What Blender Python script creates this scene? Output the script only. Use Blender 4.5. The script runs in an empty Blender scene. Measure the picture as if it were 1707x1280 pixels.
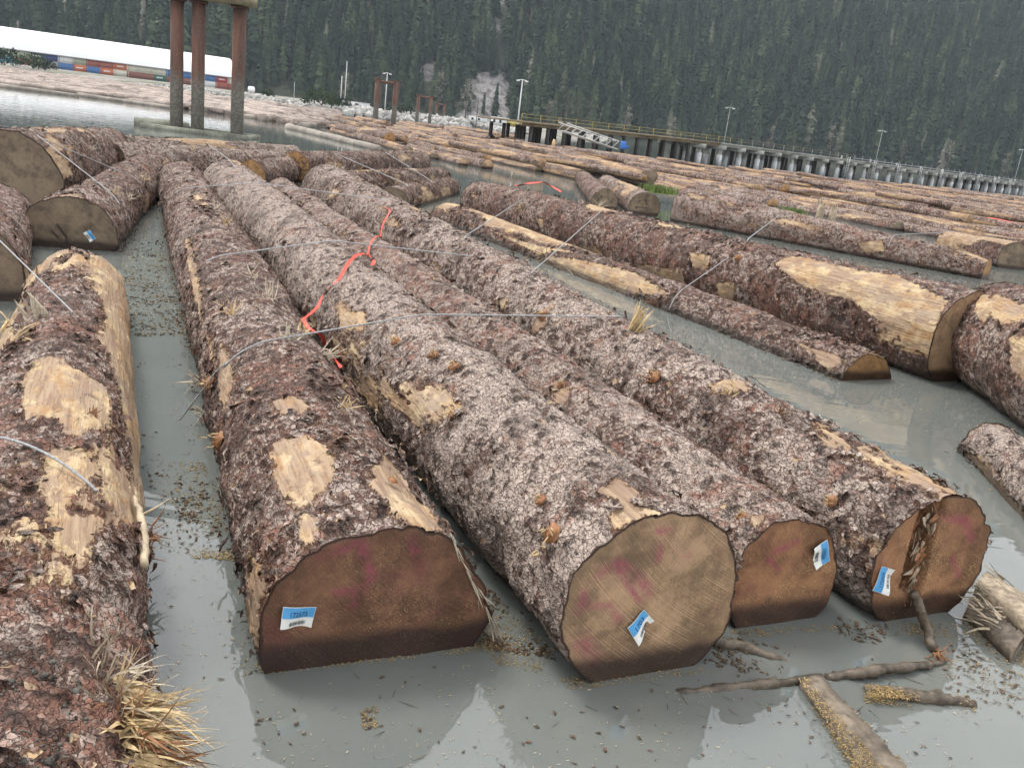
import bpy, math, random
import numpy as np
from mathutils import Vector, Matrix

random.seed(7)
RNG = np.random.default_rng(7)
scene = bpy.context.scene
COL = scene.collection

# ------------------------------------------------------------------ camera, sky, sun, exposure
FPX, CAM_H = 1450.0, 2.0
PITCH, ROLL = math.radians(16.55), math.radians(7.0)
FWD = np.array([0, math.cos(PITCH), -math.sin(PITCH)])
UP0 = np.array([0, math.sin(PITCH), math.cos(PITCH)])
RT0 = np.array([1.0, 0, 0])
RT = math.cos(ROLL) * RT0 + math.sin(ROLL) * UP0
UP = -math.sin(ROLL) * RT0 + math.cos(ROLL) * UP0
EYE = np.array([0, 0, CAM_H])

cam_d = bpy.data.cameras.new('camera')
cam_d.sensor_width = 36.0
cam_d.lens = FPX / 1707.0 * 36.0
cam_d.clip_start = 0.05
cam_d.clip_end = 6000
cam = bpy.data.objects.new('camera', cam_d)
COL.objects.link(cam)
cam.matrix_world = Matrix(((RT[0], UP[0], -FWD[0], 0), (RT[1], UP[1], -FWD[1], 0),
                           (RT[2], UP[2], -FWD[2], CAM_H), (0, 0, 0, 1)))
scene.camera = cam

SUN_EL, SUN_AZ = math.radians(58), math.radians(-55)      # azimuth from +Y towards +X
world = bpy.data.worlds.new('World')
scene.world = world
world.use_nodes = True
wn, wl = world.node_tree.nodes, world.node_tree.links
wn.clear()
sky = wn.new('ShaderNodeTexSky')
sky.sky_type = 'NISHITA'
sky.sun_disc = False
sky.sun_elevation = SUN_EL
sky.sun_rotation = SUN_AZ
sky.air_density = 1.0
sky.dust_density = 4.0
hs = wn.new('ShaderNodeHueSaturation')
hs.inputs['Saturation'].default_value = 0.20
mx = wn.new('ShaderNodeMixRGB')                           # closed cloud cover evens the clear-sky gradient out
mx.inputs['Fac'].default_value = 0.65
mx.inputs['Color2'].default_value = (9.55, 9.55, 9.6, 1)
bg = wn.new('ShaderNodeBackground')
bg.inputs['Strength'].default_value = 0.12
wo = wn.new('ShaderNodeOutputWorld')
wl.new(sky.outputs[0], hs.inputs['Color'])
wl.new(hs.outputs[0], mx.inputs['Color1'])
wl.new(mx.outputs[0], bg.inputs['Color'])
wl.new(bg.outputs[0], wo.inputs['Surface'])

sun_d = bpy.data.lights.new('sun', 'SUN')
sun_d.energy = 1.5
sun_d.angle = math.radians(14)
sun_d.color = (1.0, 0.96, 0.9)
sun = bpy.data.objects.new('sun', sun_d)
COL.objects.link(sun)
sdir = Vector((math.sin(SUN_AZ) * math.cos(SUN_EL), math.cos(SUN_AZ) * math.cos(SUN_EL), math.sin(SUN_EL)))
sun.rotation_euler = sdir.to_track_quat('Z', 'Y').to_euler()

scene.view_settings.view_transform = 'Standard'
scene.view_settings.look = 'None'
scene.view_settings.gamma = 1.0
scene.view_settings.exposure = 0.95
scene.render.engine = 'CYCLES'
scene.cycles.use_denoising = True
scene.cycles.max_bounces = 3
scene.cycles.diffuse_bounces = 1
scene.cycles.glossy_bounces = 2
scene.cycles.adaptive_threshold = 0.03
scene.cycles.volume_bounces = 0
scene.cycles.transparent_max_bounces = 8

# ------------------------------------------------------------------ helpers
def ray(px, py):
    return FWD + (px - 853.5) / FPX * RT + (640 - py) / FPX * UP

def at(px, py, z=0.0):
    """the point of the horizontal plane at height z seen at a place of the photograph"""
    d = ray(px, py)
    return EYE + d * ((z - CAM_H) / d[2])

def along(px, py, t):
    return EYE + ray(px, py) * t

def to_px(p):
    v = np.asarray(p) - EYE
    d = v @ FWD
    return 853.5 + FPX * (v @ RT) / d, 640 - FPX * (v @ UP) / d, d

def hashn(ix, iy, iz, seed):
    h = (ix * 374761393 + iy * 668265263 + iz * 1442695041 + seed * 1274126177) & 0xffffffff
    h = ((h ^ (h >> 13)) * 1274126177) & 0xffffffff
    h = ((h ^ (h >> 16)) * 2246822519) & 0xffffffff
    return ((h ^ (h >> 15)) & 0xffffff) / float(0xffffff)

def vnoise(p, seed=0):
    p = np.asarray(p, float)
    i = np.floor(p).astype(np.int64)
    f = p - i
    u = f * f * (3 - 2 * f)
    r = 0
    for dx in (0, 1):
        for dy in (0, 1):
            for dz in (0, 1):
                w = (u[:, 0] if dx else 1 - u[:, 0]) * (u[:, 1] if dy else 1 - u[:, 1]) * (u[:, 2] if dz else 1 - u[:, 2])
                r = r + w * hashn(i[:, 0] + dx, i[:, 1] + dy, i[:, 2] + dz, seed)
    return r

def fbm(p, seed=0, octv=4):
    p = np.asarray(p, float)
    s, a, t = 0, 1.0, 0
    for k in range(octv):
        s = s + a * vnoise(p * (2.03 ** k), seed + k * 17)
        t += a
        a *= 0.5
    return s / t

def mesh(name, verts, faces, mat=None, smooth=False, attrs=None, mat_idx=None):
    """mesh from numpy verts and an (n,3) / (n,4) index array or a list of such arrays"""
    me = bpy.data.meshes.new(name)
    verts = np.asarray(verts, np.float32)
    if not isinstance(faces, list):
        faces = [faces]
    faces = [np.asarray(f, np.int32) for f in faces if len(f)]
    me.vertices.add(len(verts))
    me.vertices.foreach_set('co', verts.ravel())
    nl = sum(f.size for f in faces)
    nf = sum(len(f) for f in faces)
    me.loops.add(nl)
    me.polygons.add(nf)
    me.loops.foreach_set('vertex_index', np.concatenate([f.ravel() for f in faces]))
    sizes = np.concatenate([np.full(len(f), f.shape[1], np.int32) for f in faces])
    starts = np.concatenate([[0], np.cumsum(sizes)[:-1]]).astype(np.int32)
    me.polygons.foreach_set('loop_start', starts)
    if smooth:
        me.polygons.foreach_set('use_smooth', np.ones(nf, bool))
    if mat is not None:
        for m in (mat if isinstance(mat, (list, tuple)) else [mat]):
            me.materials.append(m)
    if mat_idx is not None:
        me.polygons.foreach_set('material_index', np.asarray(mat_idx, np.int32))
    for k, v in (attrs or {}).items():
        v = np.asarray(v, np.float32)
        if v.ndim == 2:
            a = me.attributes.new(k, 'FLOAT_COLOR', 'POINT')
            a.data.foreach_set('color', v.ravel())
        else:
            a = me.attributes.new(k, 'FLOAT', 'POINT')
            a.data.foreach_set('value', v)
    me.update()
    me.validate()
    return me

def obj(name, me, parent=None, loc=None, label=None, cat=None, group=None, kind=None):
    o = bpy.data.objects.new(name, me)
    COL.objects.link(o)
    if parent is not None:
        o.parent = parent
    if loc is not None:
        o.location = loc
    tag(o, label, cat, group, kind)
    return o

def tag(o, label=None, cat=None, group=None, kind=None):
    if label: o['label'] = label
    if cat: o['category'] = cat
    if group: o['group'] = group
    if kind: o['kind'] = kind
    return o

def empty(name, label, cat, group=None, mat=None, loc=None):
    o = bpy.data.objects.new(name, None)
    COL.objects.link(o)
    o.empty_display_size = 0.2
    if mat is not None:
        o.matrix_world = mat
    if loc is not None:
        o.location = loc
    return tag(o, label, cat, group)

class MB:
    """collects simple solids into one mesh"""
    def __init__(self):
        self.v, self.f3, self.f4, self.n = [], [], [], 0
    def add(self, v, f):
        f = np.asarray(f) + self.n
        (self.f3 if f.shape[1] == 3 else self.f4).append(f)
        v = np.asarray(v, float)
        self.v.append(v)
        self.n += len(v)
    def box(self, c, s, ax=None):
        c = np.asarray(c, float)
        ax = np.eye(3) if ax is None else np.asarray(ax, float)
        k = np.array([[x, y, z] for x in (-.5, .5) for y in (-.5, .5) for z in (-.5, .5)]) * np.asarray(s, float)
        self.add(c + k @ ax, [[0, 1, 3, 2], [4, 6, 7, 5], [0, 4, 5, 1], [2, 3, 7, 6], [0, 2, 6, 4], [1, 5, 7, 3]])
    def tube(self, pts, rad, n=8, cap=True):
        pts = np.asarray(pts, float)
        rad = np.broadcast_to(rad, (len(pts),))
        tg = np.gradient(pts, axis=0)
        tg /= np.linalg.norm(tg, axis=1)[:, None] + 1e-9
        up = np.array([0, 0, 1.0]) if abs(tg[0][2]) < .9 else np.array([0, 1.0, 0])
        a = np.arange(n) * 2 * np.pi / n
        vs = []
        for p, t, r in zip(pts, tg, rad):
            s = np.cross(t, up); s /= np.linalg.norm(s) + 1e-9
            w = np.cross(s, t)
            vs.append(p + r * (np.cos(a)[:, None] * s + np.sin(a)[:, None] * w))
        m = len(pts)
        q = [[i * n + j, i * n + (j + 1) % n, (i + 1) * n + (j + 1) % n, (i + 1) * n + j] for i in range(m - 1) for j in range(n)]
        base = self.n
        self.add(np.concatenate(vs), q)
        if cap:
            for i, p in ((0, pts[0]), (m - 1, pts[-1])):
                self.v.append(p[None]); c = self.n; self.n += 1
                fs = [[base + i * n + j, base + i * n + (j + 1) % n, c] for j in range(n)]
                if i == 0: fs = [f[::-1] for f in fs]
                self.f3.append(np.asarray(fs))
    def mesh(self, name, mat, smooth=False):
        fs = []
        if self.f4: fs.append(np.concatenate(self.f4))
        if self.f3: fs.append(np.concatenate(self.f3))
        return mesh(name, np.concatenate(self.v), fs, mat, smooth)
    def build(self, name, mat, parent=None, smooth=False, **k):
        return obj(name, self.mesh(name, mat, smooth), parent, **k)

# ------------------------------------------------------------------ material helper
class NT:
    def __init__(self, name):
        self.m = bpy.data.materials.new(name)
        self.m.use_nodes = True
        self.t = self.m.node_tree
        self.t.nodes.clear()
        self.out = self.t.nodes.new('ShaderNodeOutputMaterial')
        self.b = self.t.nodes.new('ShaderNodeBsdfPrincipled')
        self.t.links.new(self.b.outputs[0], self.out.inputs['Surface'])
    def n(self, typ, **k):
        nd = self.t.nodes.new(typ)
        for a, v in k.items():
            setattr(nd, a, v)
        return nd
    def put(self, sock, v):
        if hasattr(v, 'node') or isinstance(v, bpy.types.NodeSocket):
            self.t.links.new(v, sock)
        else:
            if sock.type == 'RGBA' and len(v) == 3: v = (*v, 1)
            sock.default_value = v
    def math(self, op, a, b=0.0, c=None, clamp=False):
        nd = self.n('ShaderNodeMath', operation=op, use_clamp=clamp)
        self.put(nd.inputs[0], a); self.put(nd.inputs[1], b)
        if c is not None: self.put(nd.inputs[2], c)
        return nd.outputs[0]
    def vmath(self, op, a, b=(0, 0, 0)):
        nd = self.n('ShaderNodeVectorMath', operation=op)
        self.put(nd.inputs[0], a)
        if op == 'SCALE': self.put(nd.inputs['Scale'], b)
        else: self.put(nd.inputs[1], b)
        return nd.outputs['Value'] if op in ('LENGTH', 'DISTANCE') else nd.outputs[0]
    def mix(self, fac, a, b, mode='MIX'):
        nd = self.n('ShaderNodeMixRGB', blend_type=mode)
        self.put(nd.inputs[0], fac); self.put(nd.inputs[1], a); self.put(nd.inputs[2], b)
        return nd.outputs[0]
    def noise(self, vec, scale, detail=3, rough=.55, dist=0):
        nd = self.n('ShaderNodeTexNoise')
        if vec is not None: self.put(nd.inputs['Vector'], vec)
        nd.inputs['Scale'].default_value = scale
        nd.inputs['Detail'].default_value = detail
        nd.inputs['Roughness'].default_value = rough
        nd.inputs['Distortion'].default_value = dist
        return nd
    def vor(self, vec, scale, feature='F1', rnd=1.0):
        nd = self.n('ShaderNodeTexVoronoi', feature=feature)
        self.put(nd.inputs['Vector'], vec)
        nd.inputs['Scale'].default_value = scale
        nd.inputs['Randomness'].default_value = rnd
        return nd
    def ss(self, v, lo, hi, a=0.0, b=1.0):
        nd = self.n('ShaderNodeMapRange', interpolation_type='SMOOTHSTEP')
        self.put(nd.inputs[0], v)
        for i, x in zip((1, 2, 3, 4), (lo, hi, a, b)): self.put(nd.inputs[i], x)
        return nd.outputs[0]
    def attr(self, name):
        return self.n('ShaderNodeAttribute', attribute_name=name)
    def co(self):
        return self.n('ShaderNodeTexCoord').outputs['Object']
    def pos(self):
        return self.n('ShaderNodeNewGeometry').outputs['Position']
    def rnd(self):
        return self.n('ShaderNodeObjectInfo').outputs['Random']
    def bump(self, h, strength=.5, dist=.01):
        nd = self.n('ShaderNodeBump')
        nd.inputs['Strength'].default_value = strength
        nd.inputs['Distance'].default_value = dist
        self.put(nd.inputs['Height'], h)
        self.t.links.new(nd.outputs[0], self.b.inputs['Normal'])
    def set(self, **k):
        for a, v in k.items():
            self.put(self.b.inputs[a.replace('_', ' ')], v)
        return self

def simple(name, col, rough=.7, var=.25, scale=3.0, metal=0.0, bump=.3, spec=.4, coord='co'):
    t = NT(name)
    c = t.co() if coord == 'co' else t.pos()
    c = t.vmath('ADD', c, t.vmath('SCALE', (1, 1, 1), t.math('MULTIPLY', t.rnd(), 31.0)))
    n1 = t.noise(c, scale, 5, .6)
    n2 = t.noise(c, scale * 9, 3, .6)
    k = t.math('ADD', t.math('MULTIPLY', n1.outputs[0], .65), t.math('MULTIPLY', n2.outputs[0], .35))
    dark = tuple(x * (1 - 1.6 * var) for x in col)
    lite = tuple(min(1, x * (1 + 1.2 * var)) for x in col)
    t.set(Base_Color=t.mix(t.ss(k, .3, .7), dark, lite), Roughness=rough, Metallic=metal, Specular_IOR_Level=spec)
    if bump: t.bump(n2.outputs[0], bump, .02)
    return t.m

# ------------------------------------------------------------------ bark and wood
def bark_mat(name, silver=.5, red=.3, dark=.5, scale=1.0, wood=(.42, .315, .195), bump=1.0):
    """scaly spruce bark; vertex value 'peel' shows bare wood; silver/red/dark set the mix of this log's bark"""
    t = NT(name)
    rnd = t.math('MULTIPLY', t.rnd(), 23.0)
    c0 = t.vmath('ADD', t.co(), t.vmath('SCALE', (1, .7, .3), rnd))
    w = t.noise(c0, 13.0, 3, .65)
    wc_ = t.n('ShaderNodeSeparateColor'); t.t.links.new(w.outputs['Color'], wc_.inputs[0])
    mid = wc_.outputs[0]
    c = t.vmath('ADD', c0, t.vmath('SCALE', t.vmath('SUBTRACT', w.outputs['Color'], (.5, .5, .5)), .085))
    cs = t.vmath('MULTIPLY', c, (.62, 1.0, 1.0))
    v1 = t.vor(cs, 40.0 * scale, 'DISTANCE_TO_EDGE')
    v2 = t.vor(cs, 40.0 * scale, 'F1')
    r2 = t.n('ShaderNodeSeparateColor'); t.t.links.new(v2.outputs['Color'], r2.inputs[0])
    fine = t.noise(c0, 120, 2, .7).outputs[0]
    bigc = t.noise(c0, 1.9, 4, .62)
    bg_ = t.n('ShaderNodeSeparateColor'); t.t.links.new(bigc.outputs['Color'], bg_.inputs[0])
    big = bg_.outputs[0]
    crk = t.ss(v1.outputs['Distance'], .0, .10)
    k = t.math('ADD', t.math('MULTIPLY', big, 1.0), t.math('MULTIPLY', r2.outputs[0], .40))
    k = t.math('ADD', k, t.math('MULTIPLY', mid, .85))
    sil = t.ss(k, 1.25 - .62 * silver, 1.56 - .55 * silver)
    plate = t.mix(sil, (.105, .052, .036), (.385, .308, .262))
    rd = t.ss(t.math('ADD', wc_.outputs[1], t.math('MULTIPLY', bg_.outputs[1], .9)), 1.16 - .36 * red, 1.34 - .30 * red)
    plate = t.mix(t.math('MULTIPLY', rd, .85), plate, (.225, .098, .064))
    plate = t.mix(t.math('MULTIPLY', t.ss(fine, .46, .74), .28), plate, t.mix(.5, plate, (.62, .54, .49)))
    plate = t.mix(t.math('MULTIPLY', t.ss(bg_.outputs[2], .50, .66), .45 + .25 * dark), plate, (.060, .036, .030))
    crack = t.math('MULTIPLY', t.ss(crk, .0, 1.0, .10 + .2 * (1 - dark), 1.0), t.ss(mid, .32, .50, .16, 1.0))
    bark = t.mix(crack, (.026, .015, .012), plate)
    wst = t.noise(t.vmath('MULTIPLY', c0, (2.0, 42, 42)), 1.0, 3, .65).outputs[0]
    wbg = t.noise(t.vmath('MULTIPLY', c0, (.6, 1, 1)), 5.5, 4, .7)
    wb_ = t.n('ShaderNodeSeparateColor'); t.t.links.new(wbg.outputs['Color'], wb_.inputs[0])
    wc = t.mix(t.ss(wb_.outputs[0], .36, .62), tuple(x * y for x, y in zip(wood, (.62, .46, .34))), wood)
    wc = t.mix(t.math('MULTIPLY', t.ss(wst, .45, .70), .5), wc, (.53, .42, .27))
    wc = t.mix(t.math('MULTIPLY', t.ss(wb_.outputs[1], .47, .62), .75), wc, (.25, .185, .145))
    wc = t.mix(t.math('MULTIPLY', t.ss(wb_.outputs[2], .52, .66), .45), wc, (.25, .14, .09))
    wc = t.mix(t.math('MULTIPLY', t.ss(t.math('ADD', mid, t.math('MULTIPLY', fine, .45)), .80, .92), .7), wc, (.10, .052, .036))
    wc = t.mix(t.math('MULTIPLY', t.ss(wst, .42, .30), .55), wc, (.14, .085, .055))
    ib = t.ss(t.math('ADD', t.noise(t.vmath('MULTIPLY', c0, (.35, 1, 1)), 6.5, 4, .72).outputs[0], t.math('MULTIPLY', t.math('SUBTRACT', wst, .5), .25)), .50, .55)
    wc = t.mix(t.math('MULTIPLY', ib, .85), wc, t.mix(t.ss(wst, .35, .65), (.185, .115, .078), (.31, .22, .145)))
    jag = t.math('ADD', t.math('MULTIPLY', mid, 1.0), t.math('MULTIPLY', wst, .55))
    jag = t.math('ADD', jag, t.math('MULTIPLY', wc_.outputs[2], .8))
    pl = t.math('ADD', t.attr('peel').outputs['Fac'], t.math('MULTIPLY', t.math('SUBTRACT', jag, 1.175), .95))
    peel = t.ss(pl, .46, .54)
    col = t.mix(peel, bark, wc)
    edge = t.math('MULTIPLY', t.ss(pl, .28, .46), t.math('SUBTRACT', 1.0, peel))
    col = t.mix(t.math('MULTIPLY', edge, .7), col, (.15, .072, .04))
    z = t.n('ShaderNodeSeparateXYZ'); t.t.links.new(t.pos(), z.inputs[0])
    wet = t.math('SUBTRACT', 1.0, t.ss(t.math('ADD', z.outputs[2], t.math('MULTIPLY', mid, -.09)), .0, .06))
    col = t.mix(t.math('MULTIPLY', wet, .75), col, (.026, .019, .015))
    rough = t.math('SUBTRACT', t.math('ADD', t.math('MULTIPLY', fine, .3), .58), t.math('MULTIPLY', wet, .3))
    t.set(Base_Color=col, Roughness=rough, Specular_IOR_Level=.30)
    h = t.math('ADD', t.math('MULTIPLY', crk, .40), t.math('MULTIPLY', r2.outputs[1], .34))
    h = t.math('ADD', h, t.math('MULTIPLY', fine, .16))
    h = t.math('ADD', h, t.math('MULTIPLY', mid, 2.0))
    hw = t.math('ADD', t.math('ADD', t.math('MULTIPLY', wst, .40), t.math('MULTIPLY', mid, .35)), t.math('MULTIPLY', ib, .22))
    hh = t.mix(peel, h, hw)
    dn = t.n('ShaderNodeDisplacement')
    t.put(dn.inputs['Height'], hh)
    dn.inputs['Midlevel'].default_value = .9
    dn.inputs['Scale'].default_value = .015 * bump
    t.t.links.new(dn.outputs[0], t.out.inputs['Displacement'])
    t.m.displacement_method = 'BOTH'
    return t.m

def end_mat(name, light=.5, pink=.3, speck=.5, tone=(.30, .175, .10), bandx=.08):
    """sawn log end: growth rings, saw marks, sawdust, stain, wet lower edge; vertex value 'paint' is spray paint"""
    t = NT(name)
    rnd = t.math('MULTIPLY', t.rnd(), 19.0)
    c = t.co()
    c0 = t.vmath('ADD', c, t.vmath('SCALE', (1, .4, .8), rnd))
    rad = t.attr('rad').outputs['Fac']            # 0 at the pith, 1 at the rim
    wob = t.noise(c0, 2.6, 4, .6)
    ln = t.math('ADD', t.vmath('LENGTH', t.vmath('MULTIPLY', t.vmath('ADD', c, (0, .04, .06)), (0, 1, 1))), t.math('MULTIPLY', wob.outputs[0], .10))
    rn = t.n('ShaderNodeTexNoise', noise_dimensions='1D'); t.put(rn.inputs['W'], t.math('MULTIPLY', ln, 75.0)); rn.inputs['Detail'].default_value = 3; rn.inputs['Roughness'].default_value = .75
    # chain-saw marks: shallow arcs of varying spacing
    sw = t.vmath('LENGTH', t.vmath('MULTIPLY', t.vmath('ADD', c, (0, .9, -1.1)), (0, 1, 1)))
    sn_ = t.n('ShaderNodeTexNoise', noise_dimensions='1D'); t.put(sn_.inputs['W'], t.math('ADD', t.math('MULTIPLY', sw, 46.0), rnd)); sn_.inputs['Detail'].default_value = 3; sn_.inputs['Roughness'].default_value = .7
    saw = sn_.outputs[0]
    bigc = t.noise(c0, 3.6, 5, .66)
    b_ = t.n('ShaderNodeSeparateColor'); t.t.links.new(bigc.outputs['Color'], b_.inputs[0])
    mid = t.noise(c0, 15, 4, .7).outputs[0]
    sp = t.noise(c0, 150, 2, .75).outputs[0]
    lo = tuple(x * .38 for x in tone)
    col = t.mix(t.ss(t.math('ADD', b_.outputs[0], t.math('MULTIPLY', t.math('SUBTRACT', mid, .5), .35)), .36, .66), lo, tone)
    pale = tuple(min(1, x * 1.75) for x in tone)
    pf = t.math('MULTIPLY', t.ss(saw, .48, .68), t.ss(b_.outputs[1], .36, .56))
    col = t.mix(t.math('MULTIPLY', pf, .25 + .6 * light), col, pale)
    col = t.mix(t.math('MULTIPLY', t.ss(rn.outputs[0], .52, .72), .38), col, tuple(x * .40 for x in tone))
    yz_ = t.n('ShaderNodeSeparateXYZ'); t.t.links.new(t.vmath('ADD', c, (0, .04, .06)), yz_.inputs[0])
    an_ = t.math('ARCTAN2', yz_.outputs[1], yz_.outputs[2])
    cn_ = t.n('ShaderNodeTexNoise', noise_dimensions='1D'); t.put(cn_.inputs['W'], t.math('ADD', t.math('MULTIPLY', an_, 5.0), t.math('MULTIPLY', wob.outputs[0], 1.5))); cn_.inputs['Detail'].default_value = 2
    chk = t.math('MULTIPLY', t.ss(t.math('ABSOLUTE', t.math('SUBTRACT', cn_.outputs[0], .5)), .012, .0), t.ss(b_.outputs[1], .46, .58))
    col = t.mix(t.math('MULTIPLY', chk, .7), col, tuple(x * .18 for x in tone))
    gold = t.math('MULTIPLY', t.ss(sp, .54, .66), t.ss(t.math('ADD', b_.outputs[2], t.math('MULTIPLY', mid, .4)), .58, .82))
    col = t.mix(t.math('MULTIPLY', gold, speck), col, (.52, .37, .17))
    pk = t.ss(t.noise(t.vmath('ADD', c0, (5, 3, 1)), 4.6, 4, .65).outputs[0], .50, .70)
    col = t.mix(t.math('MULTIPLY', pk, pink), col, (.17, .045, .055))
    pa = t.math('MULTIPLY', t.attr('paint').outputs['Fac'], t.ss(t.math('ADD', t.math('MULTIPLY', mid, .6), t.math('MULTIPLY', sp, .6)), .46, .78))
    col = t.mix(t.math('MULTIPLY', pa, .80), col, (.30, .03, .105))
    bl = t.math('MULTIPLY', t.attr('crayon').outputs['Fac'], t.ss(mid, .2, .5))
    col = t.mix(t.math('MULTIPLY', bl, .9), col, (.012, .011, .012))
    sap = t.ss(t.math('ADD', rad, t.math('MULTIPLY', t.math('SUBTRACT', wob.outputs[0], .5), .3)), .84, .92)
    col = t.mix(t.math('MULTIPLY', sap, .35), col, tuple(x * .6 for x in tone))
    rim = t.ss(t.math('ADD', rad, t.math('MULTIPLY', t.math('SUBTRACT', mid, .5), .05)), .968, .985)
    col = t.mix(rim, col, (.045, .024, .017))
    z = t.n('ShaderNodeSeparateXYZ'); t.t.links.new(t.pos(), z.inputs[0])
    wet = t.math('SUBTRACT', 1.0, t.ss(t.math('ADD', z.outputs[2], t.math('MULTIPLY', t.math('ADD', b_.outputs[0], t.math('MULTIPLY', mid, .5)), -.13)), bandx - .10, bandx - .03))
    wet = t.math('MULTIPLY', wet, t.ss(sp, .60, .68, 1.0, .6))
    col = t.mix(t.math('MULTIPLY', wet, .88), col, (.020, .010, .009))
    t.set(Base_Color=col, Roughness=t.math('SUBTRACT', .66, t.math('MULTIPLY', wet, .28)), Specular_IOR_Level=.35)
    h = t.math('ADD', t.math('MULTIPLY', saw, .9), t.math('MULTIPLY', sp, .7))
    h = t.math('ADD', h, t.math('MULTIPLY', mid, .5))
    t.bump(h, .6, .006)
    return t.m

def wood_mat(name, col, streak=30, var=.4, rough=.7):
    t = NT(name)
    c0 = t.vmath('ADD', t.co(), t.vmath('SCALE', (1, .4, .8), t.math('MULTIPLY', t.rnd(), 9.0)))
    n1 = t.noise(c0, 6, 4, .6)
    n2 = t.noise(c0, streak, 3, .7)
    k = t.math('ADD', t.math('MULTIPLY', n1.outputs[0], .5), t.math('MULTIPLY', n2.outputs[0], .5))
    t.set(Base_Color=t.mix(t.ss(k, .35, .65), tuple(x * (1 - var) for x in col), tuple(min(1, x * (1 + var)) for x in col)),
          Roughness=rough, Specular_IOR_Level=.35)
    t.bump(n2.outputs[0], .5, .006)
    return t.m

M = {}
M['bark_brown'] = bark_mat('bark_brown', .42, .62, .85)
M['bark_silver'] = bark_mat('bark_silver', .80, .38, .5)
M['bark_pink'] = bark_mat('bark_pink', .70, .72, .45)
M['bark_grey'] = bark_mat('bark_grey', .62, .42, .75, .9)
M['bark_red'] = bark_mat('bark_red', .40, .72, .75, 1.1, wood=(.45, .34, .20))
M['end_dark'] = end_mat('end_dark', .06, .55, .45, (.225, .112, .066), .085)
M['end_tan'] = end_mat('end_tan', .45, .12, .55, (.44, .285, .170), .085)
M['end_rust'] = end_mat('end_rust', .08, .45, .95, (.34, .170, .086), .075)
M['end_grey'] = end_mat('end_grey', .45, .08, .15, (.23, .175, .12), .06)
M['end_warm'] = end_mat('end_warm', .45, .05, .2, (.42, .235, .10), .06)
M['splinter'] = wood_mat('splinter_wood', (.56, .41, .22))
M['splinter_grey'] = wood_mat('splinter_grey', (.50, .43, .33), var=.3)
M['splinter_rust'] = wood_mat('splinter_rust', (.23, .108, .05), 30, .5)
M['slab'] = wood_mat('slab_wood', (.15, .122, .092), 22, .5)
M['slab_pale'] = wood_mat('pale_slab', (.33, .265, .19), 30, .5)
M['driftwood'] = wood_mat('driftwood', (.40, .325, .225), 22, .35)
M['wetwood'] = wood_mat('wet_wood', (.095, .075, .055), 24, .55, .45)
M['steel'] = simple('cable_steel', (.44, .45, .46), .45, .3, 90, .4, .6)
M['ribbon'] = simple('red_ribbon', (.80, .085, .055), .45, .12, 20, 0, .1)
M['tagpaper'] = simple('tag_paper', (.80, .80, .76), .5, .06, 30, 0, 0)
M['tagblue'] = simple('tag_blue', (.10, .36, .68), .5, .10, 30, 0, 0)
M['ink'] = simple('black_ink', (.014, .016, .03), .6, .1, 30, 0, 0)
M['inkblue'] = simple('navy_ink', (.012, .03, .11), .6, .1, 30, 0, 0)

# ------------------------------------------------------------------ logs
LOGS = {}

def sd_poly(p, poly):
    d = np.full(len(p), 1e9)
    inside = np.zeros(len(p), bool)
    n = len(poly)
    for i in range(n):
        a, b = poly[i], poly[(i + 1) % n]
        e = b - a
        w = p - a
        u = np.clip((w @ e) / (e @ e + 1e-12), 0, 1)
        d = np.minimum(d, np.linalg.norm(w - u[:, None] * e, axis=1))
        cnd = ((a[1] <= p[:, 1]) != (b[1] <= p[:, 1]))
        xx = a[0] + (p[:, 1] - a[1]) / (b[1] - a[1] + 1e-12) * e[0]
        inside ^= cnd & (p[:, 0] < xx)
    return np.where(inside, -d, d)

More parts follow.
